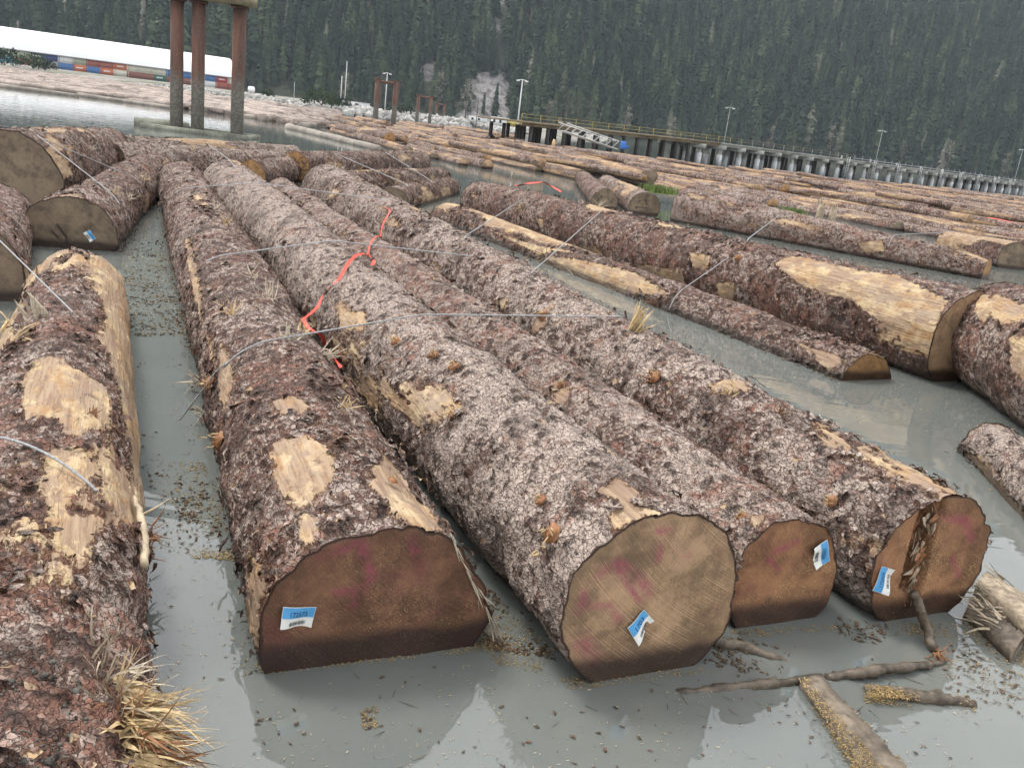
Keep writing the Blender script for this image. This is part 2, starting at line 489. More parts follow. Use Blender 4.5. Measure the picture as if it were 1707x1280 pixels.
class Log:
    def __init__(s, key, near, far, ext=0.0, back=0.0):
        def lp(px, py, rp, a):
            d = ray(px, py)
            t = CAM_H / (a * rp / FPX - d[2])
            return EYE + d * t, rp * t / FPX
        s.a, s.ra = lp(*near)
        s.b, s.rb = lp(*far)
        x = s.b - s.a
        s.L = np.linalg.norm(x)
        x /= s.L
        if ext:
            s.rb = s.rb + (s.rb - s.ra) / s.L * ext * .3
            s.b = s.b + x * ext
            s.L += ext
        if back:
            s.a = s.a - x * back
            s.L += back
        y = np.cross([0, 0, 1.0], x); y /= np.linalg.norm(y)
        z = np.cross(x, y)
        s.fr = np.array([x, y, z])               # rows: local axes in world
        s.key = key
        LOGS[key] = s
    def loc(s, p):
        return (np.asarray(p) - s.a) @ s.fr.T
    def wor(s, q):
        return s.a + np.asarray(q) @ s.fr
    def rad(s, x):
        return s.ra + (s.rb - s.ra) * np.clip(x / s.L, 0, 1)
    def matrix(s):
        m = Matrix.Identity(4)
        for i in range(3):
            for j in range(3):
                m[i][j] = s.fr[j][i]
            m[i][3] = s.a[i]
        return m
    def hit(s, px, py):
        """first crossing of the photograph's ray with this log's side: (depth, local point)"""
        d = ray(px, py)
        t = np.arange(1.0, 60, .004)
        q = s.loc(EYE + t[:, None] * d)
        ok = (q[:, 0] > 0) & (q[:, 0] < s.L) & (np.hypot(q[:, 1], q[:, 2]) < s.rad(q[:, 0]))
        if not ok.any():
            return None
        i = np.argmax(ok)
        return t[i], q[i]
    def clos(s, px, py):
        """like hit, but a ray that just misses lands on the nearest silhouette point"""
        h = s.hit(px, py)
        if h: return h[1]
        d = ray(px, py)
        t = np.arange(1.0, 60, .01)
        q = s.loc(EYE + t[:, None] * d)
        g = np.hypot(q[:, 1], q[:, 2]) / s.rad(q[:, 0]) + np.maximum(0, -q[:, 0]) + np.maximum(0, q[:, 0] - s.L)
        q = q[np.argmin(g)]
        x = min(max(q[0], 0), s.L)
        r = math.hypot(q[1], q[2]) / s.rad(x)
        return np.array([x, q[1] / r, q[2] / r])
    def face(s, px, py, off=.004):
        """point of the near cut face seen at a place of the photograph, in local coordinates"""
        d = ray(px, py) @ s.fr.T
        e = s.loc(EYE)
        t = (-off - e[0]) / d[0]
        return e + t * d

def any_hit(px, py, keys=None):
    best = None
    for k in (keys or LOGS):
        h = LOGS[k].hit(px, py)
        if h and (best is None or h[0] < best[0]):
            best = (h[0], k, h[1])
    return best

def build_log(lg, label, bark, end, nth=80, nx=120, patches=(), rand=0.0, seed=1, name='spruce_log', lump=1.0,
              paint=(), crayon=(), flakes=0, group=None, far_end=None, ragged=0.0, hole=None, dense=.8, rough=1.0, flaps=0, bark_from=None):
    root = empty(name, label, 'log', group, lg.matrix())
    eye_l = lg.loc(EYE)
    d0 = max(1.5, abs(eye_l[0]) if eye_l[0] < 0 else 2.0)
    u = np.linspace(0, 1, nx)
    xs = d0 * ((1 + lg.L / d0) ** u - 1)
    n1 = int(nth * dense)
    th = np.concatenate([np.linspace(-.35, np.pi + .35, n1, endpoint=False),
                         np.linspace(np.pi + .35, 2 * np.pi - .35, nth - n1, endpoint=False)])
    X, T = np.meshgrid(xs, th, indexing='ij')
    X, T = X.ravel(), T.ravel()
    R = lg.rad(X)
    c, sn = np.cos(T), np.sin(T)
    lob = fbm(np.stack([X * .35, c * 1.1 + seed * 7, sn * 1.1], 1), seed, 3) - .5
    mid = fbm(np.stack([X * 1.7, R * c * 4.0, R * sn * 4.0 + seed * 3], 1), seed + 5, 4) - .5
    # bare patches
    peel = np.zeros(len(X))
    P2 = np.stack([X, R * np.where(T > 1.5 * np.pi, T - 2 * np.pi, T)], 1)
    for poly in patches:
        q = []
        for (px, py) in poly:
            l = lg.hit(px, py)
            if l is None: continue
            l = l[1]
            tq = math.atan2(l[2], l[1])
            if tq < -math.pi / 2: tq += 2 * math.pi
            q.append((l[0], lg.rad(l[0]) * tq))
        if len(q) < 3: continue
        d = sd_poly(P2, np.array(q))
        peel = np.maximum(peel, np.clip(.5 - d / .085, 0, 1))
    if rand:
        nz = fbm(np.stack([X * .55, R * c * 1.9 + seed, R * sn * 1.9], 1), seed + 11, 5)
        peel = np.maximum(peel, np.clip(.5 + (nz - (.70 - .25 * rand)) * 6.0, 0, 1))
    if bark_from:
        bx_ = lg.clos(*bark_from)[0]
        peel *= np.clip((X - bx_) / .12 + fbm(np.stack([X * 4, c * 3, sn * 3], 1), 90, 2) - .5, 0, 1)
    fine = fbm(np.stack([X * 9, R * c * 14, R * sn * 14], 1), seed + 31, 4) - .5
    bark_t = np.clip((.62 - peel) * 6, 0, 1)
    R2 = R * (1 + .16 * lump * lob) + .05 * lump * mid + bark_t * (.012 + .030 * fine)
    rg = fbm(np.stack([X * 6.5, R * c * 3.2 + seed, R * sn * 3.2], 1), seed + 51, 3)
    rg = np.clip(1 - np.abs(rg - .5) * 7.0, 0, 1) ** 1.5
    R2 = R2 - .012 - bark_t * rough * .022 * rg
    V = np.stack([X + ragged * (X < .02) * fine * .3, R2 * c, R2 * sn], 1)
    i = np.arange(nx - 1)[:, None] * nth
    j = np.arange(nth)[None]
    j2 = (j + 1) % nth
    F = np.stack([(i + j), (i + j2), (i + nth + j2), (i + nth + j)], -1).reshape(-1, 4)[:, ::-1]
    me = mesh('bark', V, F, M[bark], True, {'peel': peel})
    obj('bark', me, root)
    # ends
    rings = 26 if nth > 100 else 9
    for which in (0, 1):
        Rr = R2[:nth] if which == 0 else R2[-nth:]
        xo = 0.0 if which == 0 else lg.L
        rr = np.linspace(0.02, 1.0, rings)
        Q, TT = np.meshgrid(rr, np.arange(nth), indexing='ij')
        Q, TT = Q.ravel(), TT.ravel()
        yy = Q * Rr[TT] * np.cos(th[TT]); zz = Q * Rr[TT] * np.sin(th[TT])
        xx = np.full(len(yy), xo)
        bul = (fbm(np.stack([yy * 6, zz * 6, yy * 0 + seed], 1), seed + 41, 3) - .5) * .02
        if which == 0 and ragged:
            xx = xx + np.where(Q > .999, V[:nth][TT, 0], 0)
        xx = xx + (bul * (Q < .97) - .003 * 0) * (1 if which else 1)
        if which == 0 and hole:
            hq = np.array([lg.face(*p_)[1:] for p_ in hole])
            hd = sd_poly(np.stack([yy, zz], 1), hq)
            xx = xx + np.clip(-hd / .03, 0, 1) * (.035 + .11 * fbm(np.stack([yy * 22, zz * 9, yy * 0], 1), 71, 3))
        if which == 0:
            xx = xx - .001
        Ve = np.stack([xx, yy, zz], 1)
        a = np.arange(rings - 1)[:, None] * nth
        Fe = np.stack([a + j, a + nth + j, a + nth + j2, a + j2], -1).reshape(-1, 4)
        cen = np.array([[xo, 0, 0]])
        Fc = np.stack([np.full(nth, len(Ve)), np.arange(nth), (np.arange(nth) + 1) % nth], 1)
        Ve = np.concatenate([Ve, cen])
        if which == 1:
            Fe, Fc = Fe[:, ::-1], Fc[:, ::-1]
        att = {'rad': np.concatenate([Q, [0]]), 'paint': np.zeros(len(Ve)), 'crayon': np.zeros(len(Ve))}
        if which == 0:
            for nm, strokes in (('paint', paint), ('crayon', crayon)):
                for st in strokes:
                    wpx, pts = st[0], st[1:]
                    q = np.array([lg.face(*p)[1:] for p in pts])
                    w = wpx * lg.ra / 150.0
                    for s0, s1 in zip(q[:-1], q[1:]):
                        e = s1 - s0
                        uu = np.clip(((Ve[:, 1:] - s0) @ e) / (e @ e + 1e-9), 0, 1)
                        dd = np.linalg.norm(Ve[:, 1:] - s0 - uu[:, None] * e, axis=1)
                        att[nm] = np.maximum(att[nm], np.clip(1.25 - dd / w, 0, 1))
        me = mesh('cut_end', Ve, [Fe, Fc], M[end if which == 0 else (far_end or end)], True, att)
        obj('cut_end', me, root)
    if flakes:
        fl_v, fl_f, fl_p = [], [], []
        rng = np.random.default_rng(seed + 77)
        n = 0
        uu = rng.random(flakes * 3)
        fx = d0 * ((1 + lg.L / d0) ** uu - 1)
        ft = rng.uniform(-.15, np.pi + .15, flakes * 3)
        ix = np.clip(np.searchsorted(xs, fx), 0, nx - 1)
        it = np.clip(np.searchsorted(th[:n1], ft), 0, n1 - 1)
        pe = peel[ix * nth + it]
        rr = R2[ix * nth + it]
        dist = np.clip((d0 + fx) / 3.0, 1, 4)
        for k in range(flakes * 3):
            if n >= flakes: break
            if pe[k] > .45: continue
            edge = pe[k] > .05
            if not edge and rng.random() > .12: continue
            s = rng.uniform(.006, .016) * dist[k] ** .5 * (1.6 if edge else 1)
            t0, x0, r0 = ft[k], fx[k], rr[k] + .004
            if rng.random() < .0: continue
            dirx = np.array([1.0, 0, 0]); nrm = np.array([0, math.cos(t0), math.sin(t0)]); tan = np.array([0, -math.sin(t0), math.cos(t0)])
            ang = rng.uniform(0, 6.28)
            e1 = math.cos(ang) * dirx + math.sin(ang) * tan
            e2 = -math.sin(ang) * dirx + math.cos(ang) * tan
            lift = rng.uniform(.1, .5) if edge else rng.uniform(.02, .2)
            p = np.array([x0, 0, 0]) + nrm * r0
            w = s * rng.uniform(.7, 1.5)
            vs = [p - e2 * w * .6 - nrm * .004, p + e2 * w * .6 - nrm * .004,
                  p + e1 * s * .9 + e2 * w * rng.uniform(.4, .8) + nrm * s * lift * .6,
                  p + e1 * s * rng.uniform(1.4, 1.9) + nrm * s * lift * 1.5 + e2 * w * rng.uniform(-.2, .2),
                  p + e1 * s * .9 - e2 * w * rng.uniform(.4, .8) + nrm * s * lift * .6]
            b = len(fl_v)
            fl_v += vs; fl_p += [0.0] * 5
            fl_f += [[b, b + 1, b + 2], [b, b + 2, b + 4], [b + 2, b + 3, b + 4]]
            n += 1
        # larger curled flaps, bare underneath at the lifted lip
        for k in range(flaps):
            u0 = rng.random()
            x0 = d0 * ((1 + lg.L / d0) ** (.02 + .97 * u0) - 1); t0 = rng.uniform(.0, np.pi)
            i0 = min(np.searchsorted(xs, x0), nx - 1) * nth + min(np.searchsorted(th[:n1], t0), n1 - 1)
            if peel[i0] > .6: continue
            r0 = R2[i0]
            ln_, wd = rng.uniform(.035, .12) * (1 + .035 * x0), rng.uniform(.015, .05) * (1 + .03 * x0)
            an = rng.choice((0.0, np.pi)) + rng.normal(0, .7); lift = rng.uniform(.25, 1.1)
            b = len(fl_v)
            for a_ in range(4):
                for b_ in (-1, 0, 1):
                    du = ln_ * (a_ / 3.0) * (1 - .10 * b_ * b_) * rng.uniform(.9, 1.1); dv = wd * .5 * b_ * (1 - .35 * (a_ / 3.0) ** 2) * rng.uniform(.75, 1.25)
                    hh_ = ln_ * .40 * lift * (a_ / 3.0) ** 1.8 + .002 + .006 * b_ * b_ * (a_ / 3.0)
                    xx_ = x0 + du * math.cos(an) - dv * math.sin(an); tt_ = t0 + (du * math.sin(an) + dv * math.cos(an)) / max(r0, .1)
                    fl_v.append(np.array([xx_, (r0 + hh_) * math.cos(tt_), (r0 + hh_) * math.sin(tt_)]))
                    fl_p.append((0, .1, .35, .62)[a_] if rng.random() < .7 else 0)
            for a_ in range(3):
                for b_ in range(2):
                    q_ = b + a_ * 3 + b_
                    fl_f += [[q_, q_ + 1, q_ + 4], [q_, q_ + 4, q_ + 3]]
        if fl_v:
            o = obj('loose_bark', mesh('loose_bark', fl_v, np.array(fl_f), M[bark], False, {'peel': np.array(fl_p)}), root, kind='stuff')
    lg.root = root
    return root

def spec(key, near, far, ext=0.0, back=0.0):
    return Log(key, near, far, ext, back)

spec('A', (628, 1048, 196, .3), (303, 310, 40, .3))
spec('B', (1086, 1008, 170, .8), (380, 312, 46, .5))
spec('C', (1310, 966, 116, .7), (468, 325, 28, .5))
spec('D', (1550, 938, 128, .8), (545, 318, 44, .5))
spec('E', (-42, 1400, 296, .4), (130, 490, 75, .4), 0, 1.3)
spec('F', (118, 400, 74, .2), (225, 310, 40, .3), 3)
spec('G', (15, 300, 82, .7), (125, 270, 50, .7), 4)
spec('E2', (-70, 470, 105, .3), (-10, 380, 60, .3), 1)
spec('H', (183, 275, 40, .5), (480, 280, 26, .5), 1)
spec('I', (0, 240, 24, .5), (490, 262, 20, .5))
spec('J', (418, 292, 25, .8), (520, 280, 20, .8))
spec('K', (492, 279, 27, .9), (700, 272, 20, .6))
spec('L', (545, 315, 30, .4), (735, 297, 18, .4))
spec('Mm', (652, 340, 30, .2), (750, 315, 19, .3))
spec('N', (1612, 572, 88, .75), (800, 338, 36, .5))
spec('O', (1440, 645, 60, -.2), (745, 372, 34, -.2))
spec('P', (1900, 690, 130, .8), (1660, 562, 92, .8), 0, 2)
spec('Q', (1850, 930, 85, .1), (1650, 755, 52, .1), 0, 1)
spec('R', (1645, 452, 22, .6), (1140, 350, 38, .5))
spec('S', (1690, 432, 28, .6), (1580, 408, 22, .5))
spec('T1', (1008, 338, 22, .5), (975, 303, 15, .5), 1)
spec('T2', (1074, 346, 26, .5), (1015, 312, 17, .5), 1)

build_log(LOGS['A'], 'brown log with sawn end tagged 172573 and several bare tan patches', 'bark_brown', 'end_dark', 190, 430, seed=3, flakes=1600, rand=-.15, flaps=420,
          patches=[[(455, 735), (510, 722), (545, 735), (560, 760), (548, 795), (520, 822), (497, 848), (478, 830), (455, 800)],
                   [(500, 852), (536, 852), (532, 880), (515, 908), (497, 895)],
                   [(455, 668), (490, 658), (517, 672), (505, 690), (470, 692)],
                   [(617, 775), (650, 755), (690, 760), (700, 790), (725, 830), (748, 880), (720, 882), (690, 870), (655, 840), (625, 800)],
                   [(372, 575), (388, 600), (392, 640), (372, 690), (362, 640)],
                   [(305, 395), (316, 400), (330, 470), (338, 540), (322, 500)], [(345, 560), (356, 575), (362, 620), (350, 600)]],
          paint=[(9, (535, 930), (600, 900), (620, 960), (590, 1010)), (8, (690, 900), (700, 950)), (7, (590, 985), (560, 990))])
build_log(LOGS['B'], 'silvery log with tan end marked by pink paint arcs, right of tagged 172573 log', 'bark_silver', 'end_tan', 190, 430, seed=4, flakes=1200, rand=.14, flaps=170,
          patches=[[(1000, 812), (1030, 795), (1065, 815), (1060, 838), (1110, 852), (1090, 862), (1020, 885), (1018, 850), (1040, 840)],
                   [(632, 610), (660, 650), (700, 690), (708, 720), (680, 700), (640, 660)],
                   [(568, 525), (605, 515), (612, 538), (585, 550), (566, 548)]],
          paint=[(11, (1000, 960), (1030, 940), (1060, 955), (1085, 990)), (8, (1030, 945), (1055, 985), (1070, 1005)), (10, (965, 1020), (975, 990)),
                 (9, (985, 1010), (1020, 1010), (1032, 1035)), (8, (1100, 885), (1120, 885)), (8, (1098, 930), (1100, 912)), (8, (1145, 925), (1150, 925)), (18, (970, 1070), (990, 1100))])
build_log(LOGS['C'], 'narrow pinkish grey log with speckled rusty end between two larger logs', 'bark_pink', 'end_rust', 150, 380, seed=5, flakes=900, rand=.14, flaps=160,
          patches=[[(915, 640), (950, 640), (945, 665), (930, 682)], [(1250, 860), (1280, 858), (1260, 880)]],
          paint=[(10, (1290, 920), (1330, 905)), (8, (1280, 930), (1300, 950))])
build_log(LOGS['D'], 'grey scaly log with a splintered broken hole in its red-brown end', 'bark_grey', 'end_rust', 170, 420, seed=6, flakes=1200, rand=.22, flaps=330,
          patches=[[(895, 530), (925, 505), (905, 545), (880, 560)], [(1180, 640), (1240, 635), (1250, 650), (1190, 655)], [(1350, 712), (1400, 740), (1385, 745)],
                   [(820, 500), (845, 495), (838, 515)]],
          hole=[(1545, 818), (1572, 815), (1580, 850), (1560, 900), (1548, 960), (1530, 1000), (1500, 985), (1512, 930), (1525, 880)],
          paint=[(14, (1580, 860), (1610, 870), (1625, 900)), (10, (1590, 930), (1600, 960))])
build_log(LOGS['E'], 'red-brown half-peeled log along the left edge, frayed at its near end', 'bark_red', 'end_warm', 200, 380, seed=7, flakes=1800, rand=.84, flaps=260, bark_from=(60, 1010),
          patches=[[(30, 620), (80, 585), (120, 610), (175, 650), (185, 715), (120, 722), (90, 690), (40, 690)], [(75, 745), (140, 735), (160, 790), (120, 830), (105, 875), (70, 830)],
                   [(40, 1065), (90, 1060), (95, 1110), (50, 1120)], [(60, 425), (130, 418), (150, 440), (90, 455)]])
build_log(LOGS['E2'], 'dark brown log cut off by the left edge beside the pale tagged end', 'bark_red', 'end_grey', 80, 110, seed=8, flakes=500, rand=.2)
build_log(LOGS['F'], 'short brown log with grey end carrying a small blue and white tag, far left', 'bark_brown', 'end_grey', 130, 200, seed=9, flakes=1500, rand=.2, flaps=260,
          crayon=[(5, (95, 375), (110, 395), (112, 410)), (4, (85, 385), (100, 400))])
build_log(LOGS['G'], 'huge log with a wide dark grey sawn face at the left edge', 'bark_brown', 'end_grey', 130, 160, seed=10, flakes=1200, rand=.25, flaps=160)
build_log(LOGS['H'], 'grey log behind the huge left log, its brown end mossy', 'bark_grey', 'end_grey', 110, 180, seed=11, flakes=1500, rand=.12, flaps=220)
build_log(LOGS['I'], 'rearmost grey log lying across the left, below the rusty piles', 'bark_silver', 'end_grey', 90, 200, seed=12, flakes=1200, rand=.1, flaps=200)
build_log(LOGS['J'], 'small log with round brown end left of the black-marked end', 'bark_brown', 'end_warm', 90, 100, seed=13, flakes=400, rand=.1)
build_log(LOGS['K'], 'log whose round yellow-brown end bears a black painted circle', 'bark_brown', 'end_warm', 100, 160, seed=14, flakes=900, rand=.3, flaps=220,
          crayon=[(8, (497, 270), (500, 264), (507, 262), (514, 266), (517, 274), (514, 282), (507, 285), (500, 281), (497, 270)), (8, (503, 268), (507, 275), (512, 269)), (7, (503, 280), (511, 276))])
build_log(LOGS['L'], 'peeling brown log just in front of the black-marked log', 'bark_brown', 'end_grey', 90, 150, seed=15, flakes=900, rand=.4, flaps=200)
build_log(LOGS['Mm'], 'short brown log with grey oval end near the red ribbon top', 'bark_brown', 'end_grey', 90, 120, seed=16, flakes=600, rand=.25, flaps=160)
build_log(LOGS['N'], 'big red-brown log on the right, half peeled to pale yellow wood', 'bark_red', 'end_tan', 160, 330, seed=17, flakes=2500, rand=-.05, flaps=220,
          patches=[[(1290, 440), (1330, 425), (1420, 430), (1425, 450), (1500, 462), (1540, 480), (1582, 500), (1572, 550), (1550, 596), (1500, 562), (1420, 500), (1340, 480)],
                   [(972, 410), (992, 412), (1012, 434), (990, 432)], [(1060, 440), (1140, 450), (1145, 480), (1090, 470)],
                   [(1150, 420), (1185, 425), (1180, 450), (1155, 445)], [(1195, 470), (1225, 470), (1225, 510), (1200, 500)],
                   [(1270, 520), (1380, 560), (1500, 610), (1480, 630), (1380, 590), (1290, 555)], [(1270, 412), (1310, 412), (1290, 422)], [(892, 362), (905, 366), (902, 384)]])
build_log(LOGS['O'], 'low half-sunk log with bare tan top beside the big peeled log', 'bark_red', 'end_warm', 130, 300, seed=18, flakes=1500, rand=.45, flaps=150,
          patches=[[(880, 430), (960, 430), (1060, 455), (1120, 490), (1040, 490), (930, 470)], [(820, 385), (900, 410), (960, 420), (900, 425)], [(1330, 570), (1420, 600), (1440, 630), (1380, 620)]])
build_log(LOGS['P'], 'thick log at the right edge hiding the big log\'s sawn end', 'bark_red', 'end_tan', 150, 160, seed=19, flakes=1500, rand=.15, far_end='end_tan',
          patches=[[(1640, 480), (1707, 450), (1720, 470), (1660, 510), (1640, 540), (1625, 520)], [(1685, 560), (1720, 560), (1720, 640), (1690, 620)]])
build_log(LOGS['Q'], 'low peeled log floating at the right edge above pale split slabs', 'bark_silver', 'end_warm', 120, 140, seed=20, flakes=1200, rand=.3, far_end='end_warm',
          patches=[[(1600, 750), (1640, 760), (1707, 850), (1720, 890), (1650, 810)]])
build_log(LOGS['R'], 'tapering grey-red log behind the big peeled log with small round end', 'bark_pink', 'end_warm', 110, 180, seed=21, flakes=1200, rand=.12,
          patches=[[(1430, 405), (1470, 400), (1475, 420), (1440, 420)]])
build_log(LOGS['S'], 'pale peeled log butt at the right edge behind the thick log', 'bark_brown', 'end_grey', 90, 90, seed=22, rand=.75, flakes=200)
build_log(LOGS['T1'], 'left one of two short logs with black curved marks on grey ends', 'bark_brown', 'end_grey', 90, 90, seed=23, flakes=400, rand=.1,
          crayon=[(8, (995, 336), (1003, 328), (1012, 328), (1020, 338))])
build_log(LOGS['T2'], 'right one of two short logs with black curved marks, bark partly stripped', 'bark_grey', 'end_grey', 90, 90, seed=24, flakes=400, rand=.4,
          crayon=[(8, (1060, 348), (1066, 336), (1076, 334), (1080, 345)), (6, (1060, 345), (1078, 347))])

# ------------------------------------------------------------------ water
def water_mat():
    t = NT('silty_water')
    p = t.pos()
    n1 = t.noise(t.vmath('MULTIPLY', p, (.9, .5, 1)), 1.0, 4, .6)
    film = t.noise(p, 5.0, 5, .7)
    col = t.mix(t.ss(n1.outputs[0], .35, .65), (.122, .134, .127), (.140, .150, .138))
    col = t.mix(t.math('MULTIPLY', t.ss(film.outputs[0], .58, .75), .25), col, (.15, .135, .10))
    t.set(Base_Color=col, Roughness=.02, IOR=1.6, Specular_IOR_Level=.5)
    r1 = t.noise(t.vmath('MULTIPLY', p, (.55, 1.9, 1)), 1.0, 3, .6)
    r2 = t.noise(t.vmath('MULTIPLY', p, (2.5, 6, 1)), 1.0, 2, .5)
    h = t.math('ADD', r1.outputs[0], t.math('MULTIPLY', r2.outputs[0], .22))
    t.bump(h, .045, .12)
    return t.m
M['water'] = water_mat()
obj('water', mesh('water', [(-2500, -60, 0), (2500, -60, 0), (2500, 3500, 0), (-2500, 3500, 0)], np.array([[0, 1, 2, 3]]), M['water']), kind='structure')

# ------------------------------------------------------------------ background: land, mountain, forest
def land_mat():
    t = NT('shore_gravel')
    p = t.pos()
    n1 = t.noise(p, .07, 5, .65); n2 = t.noise(p, .9, 4, .7); n3 = t.noise(p, 6, 3, .7)
    col = t.mix(t.ss(n2.outputs[0], .35, .65), (.17, .155, .14), (.32, .30, .27))
    col = t.mix(t.ss(n1.outputs[0], .50, .62), col, (.10, .115, .055))
    col = t.mix(t.math('MULTIPLY', t.ss(n3.outputs[0], .5, .7), .5), col, (.40, .38, .35))
    t.set(Base_Color=col, Roughness=.9)
    t.bump(n3.outputs[0], .8, .2)
    return t.m
M['land'] = land_mat()
EDGE = [(-700, 112), (-300, 96), (0, 116), (240, 150), (480, 181), (560, 191), (700, 206), (800, 217), (862, 225)]
edge = [at(-300, 96 - 22)[:2] if e[0] == -300 else at(e[0], e[1])[:2] for e in EDGE[2:]]
left = edge[0] + (edge[0] - edge[1]) * 2.5
edge = [left] + edge
tip = edge[-1]
edge += [tip + np.array([8, 30]), tip + np.array([30, 160]), tip + np.array([60, 420])]
rows = []
prof = [(-3, -.6), (0, -.1), (3, .6), (7, 1.15), (13, 1.4), (30, 1.4), (60, 1.4), (130, 1.4), (300, 1.45), (700, 1.6)]
E_ = np.array(edge)
dense = np.concatenate([np.linspace(E_[i], E_[i + 1], 24, endpoint=False) for i in range(len(E_) - 1)] + [E_[-1:]])
tn = np.gradient(dense, axis=0); tn /= np.linalg.norm(tn, axis=1)[:, None]
for _ in range(12):
    tn[1:-1] = (tn[:-2] + tn[1:-1] * 2 + tn[2:]) / 4
nr = np.stack([-tn[:, 1], tn[:, 0]], 1)
nr /= np.linalg.norm(nr, axis=1)[:, None]
far_dir = np.array([-.15, 1.0])
LV = []
for (d, z) in prof:
    w = min(1, d / 40) if d > 0 else 0
    dirs = nr * (1 - w) + far_dir * w
    dirs /= np.linalg.norm(dirs, axis=1)[:, None]
    q = dense + dirs * d
    zz = z + (fbm(np.stack([q[:, 0] * .25, q[:, 1] * .25, q[:, 0] * 0], 1), 3, 3) - .5) * (.35 if d > 1 else .2)
    LV.append(np.column_stack([q, zz]))
nL = len(dense)
LF = np.array([[k * nL + i, k * nL + i + 1, (k + 1) * nL + i + 1, (k + 1) * nL + i] for k in range(len(prof) - 1) for i in range(nL - 1)])
obj('shore_ground', mesh('shore_ground', np.concatenate(LV), LF, M['land'], True), kind='structure')

def rockmat():
    t = NT('mountain_ground')
    p = t.pos()
    n1 = t.noise(p, .03, 5, .6); n2 = t.noise(t.vmath('MULTIPLY', p, (1, 1, .35)), .25, 5, .7)
    g = t.mix(t.ss(n1.outputs[0], .4, .6), (.035, .048, .030), (.060, .066, .042))
    r = t.mix(t.ss(n2.outputs[0], .38, .62), (.11, .10, .10), (.34, .32, .31))
    t.set(Base_Color=t.mix(t.ss(t.math('ADD', t.attr('rock').outputs['Fac'], t.math('MULTIPLY', t.math('SUBTRACT', n2.outputs[0], .5), .5)), .4, .6), g, r), Roughness=.95)
    t.bump(n2.outputs[0], .9, 3.0)
    return t.m
M['mountain'] = rockmat()

def foot(x):
    """distance of the mountain's foot as it runs across the view"""
    return 430 + 24 * np.sin(x * .011 + .6) + np.clip(x, 0, 1e9) * .26 + np.clip(-x, 0, 1e9) * .05

ROCK = [(818, 158, 36, 46), (838, 10, 14, 44), (829, 80, 15, 55), (812, 196, 44, 14), (712, 118, 20, 20), (470, 12, 24, 12), (725, 150, 10, 18), (60, 22, 12, 18), (660, 190, 18, 10), (1085, 205, 30, 9), (800, 178, 14, 14), (930, 200, 12, 6), (20, 45, 14, 10), (180, 28, 6, 14), (985, 5, 6, 10)]
def mount_z(x, y):
    d = y - foot(x)
    p = np.stack([x * .006, y * .006, x * 0], 1)
    slope = .72 + .25 * (fbm(p, 9, 3) - .5)
    z = 2 + np.clip(d, 0, None) * slope + 26 * (fbm(p * 2.2, 19, 4) - .5) * np.clip(d / 60, 0, 1)
    g = np.exp(-((x - (-12 + .02 * d)) / 9.0) ** 2) * np.clip(d / 30, 0, 1)
    return z - 9 * g + np.minimum(d, 0) * .4

def rockness(P):
    px, py, d = to_px(P)
    r = np.zeros(len(P))
    for (cx, cy, sx, sy) in ROCK:
        q = ((px - cx) / sx) ** 2 + ((py - cy) / sy) ** 2
        r = np.maximum(r, np.clip(1.25 - q * .6, 0, 1))
    return r
gx = np.linspace(-1500, 1900, 240)
gd = np.concatenate([np.linspace(-30, 420, 90), np.linspace(430, 900, 30)])
GX, GD = np.meshgrid(gx, gd, indexing='xy')
GX, GD = GX.ravel(), GD.ravel()
GY = foot(GX) + GD
MV = np.column_stack([GX, GY, mount_z(GX, GY)])
ni = len(gx)
MF = np.array([[k * ni + i, k * ni + i + 1, (k + 1) * ni + i + 1, (k + 1) * ni + i] for k in range(len(gd) - 1) for i in range(ni - 1)])
mo = obj('mountain', mesh('mountain', MV, MF, M['mountain'], True, {'rock': rockness(MV)}), kind='structure')

def leaf_mat():
    t = NT('conifer_foliage')
    a = t.n('ShaderNodeAttribute', attribute_name='tint')
    n = t.noise(t.pos(), .35, 3, .6)
    n2 = t.noise(t.pos(), .02, 3, .6)
    ri = t.rnd()
    rk = t.math('ADD', t.math('MULTIPLY', t.math('SUBTRACT', ri, .5), .62), t.math('MULTIPLY', t.ss(ri, .975, .98), .16))
    k = t.math('ADD', t.math('ADD', a.outputs['Fac'], rk), t.math('MULTIPLY', t.math('SUBTRACT', n.outputs[0], .5), .35))
    k = t.math('ADD', k, t.math('MULTIPLY', t.math('SUBTRACT', n2.outputs[0], .5), .5))
    r = t.n('ShaderNodeValToRGB')
    t.t.links.new(k, r.inputs[0])
    e = r.color_ramp.elements
    e[0].position = 0; e[0].color = (.010, .020, .013, 1)
    e[1].position = 1; e[1].color = (.24, .235, .19, 1)
    x = e.new(.45); x.color = (.024, .046, .025, 1)
    x = e.new(.72); x.color = (.070, .092, .048, 1)
    t.set(Base_Color=r.outputs[0], Roughness=.85, Specular_IOR_Level=.2)
    return t.m
M['leaf'] = leaf_mat()
M['trunk'] = simple('tree_trunk', (.11, .085, .07), .9, .3, 4)

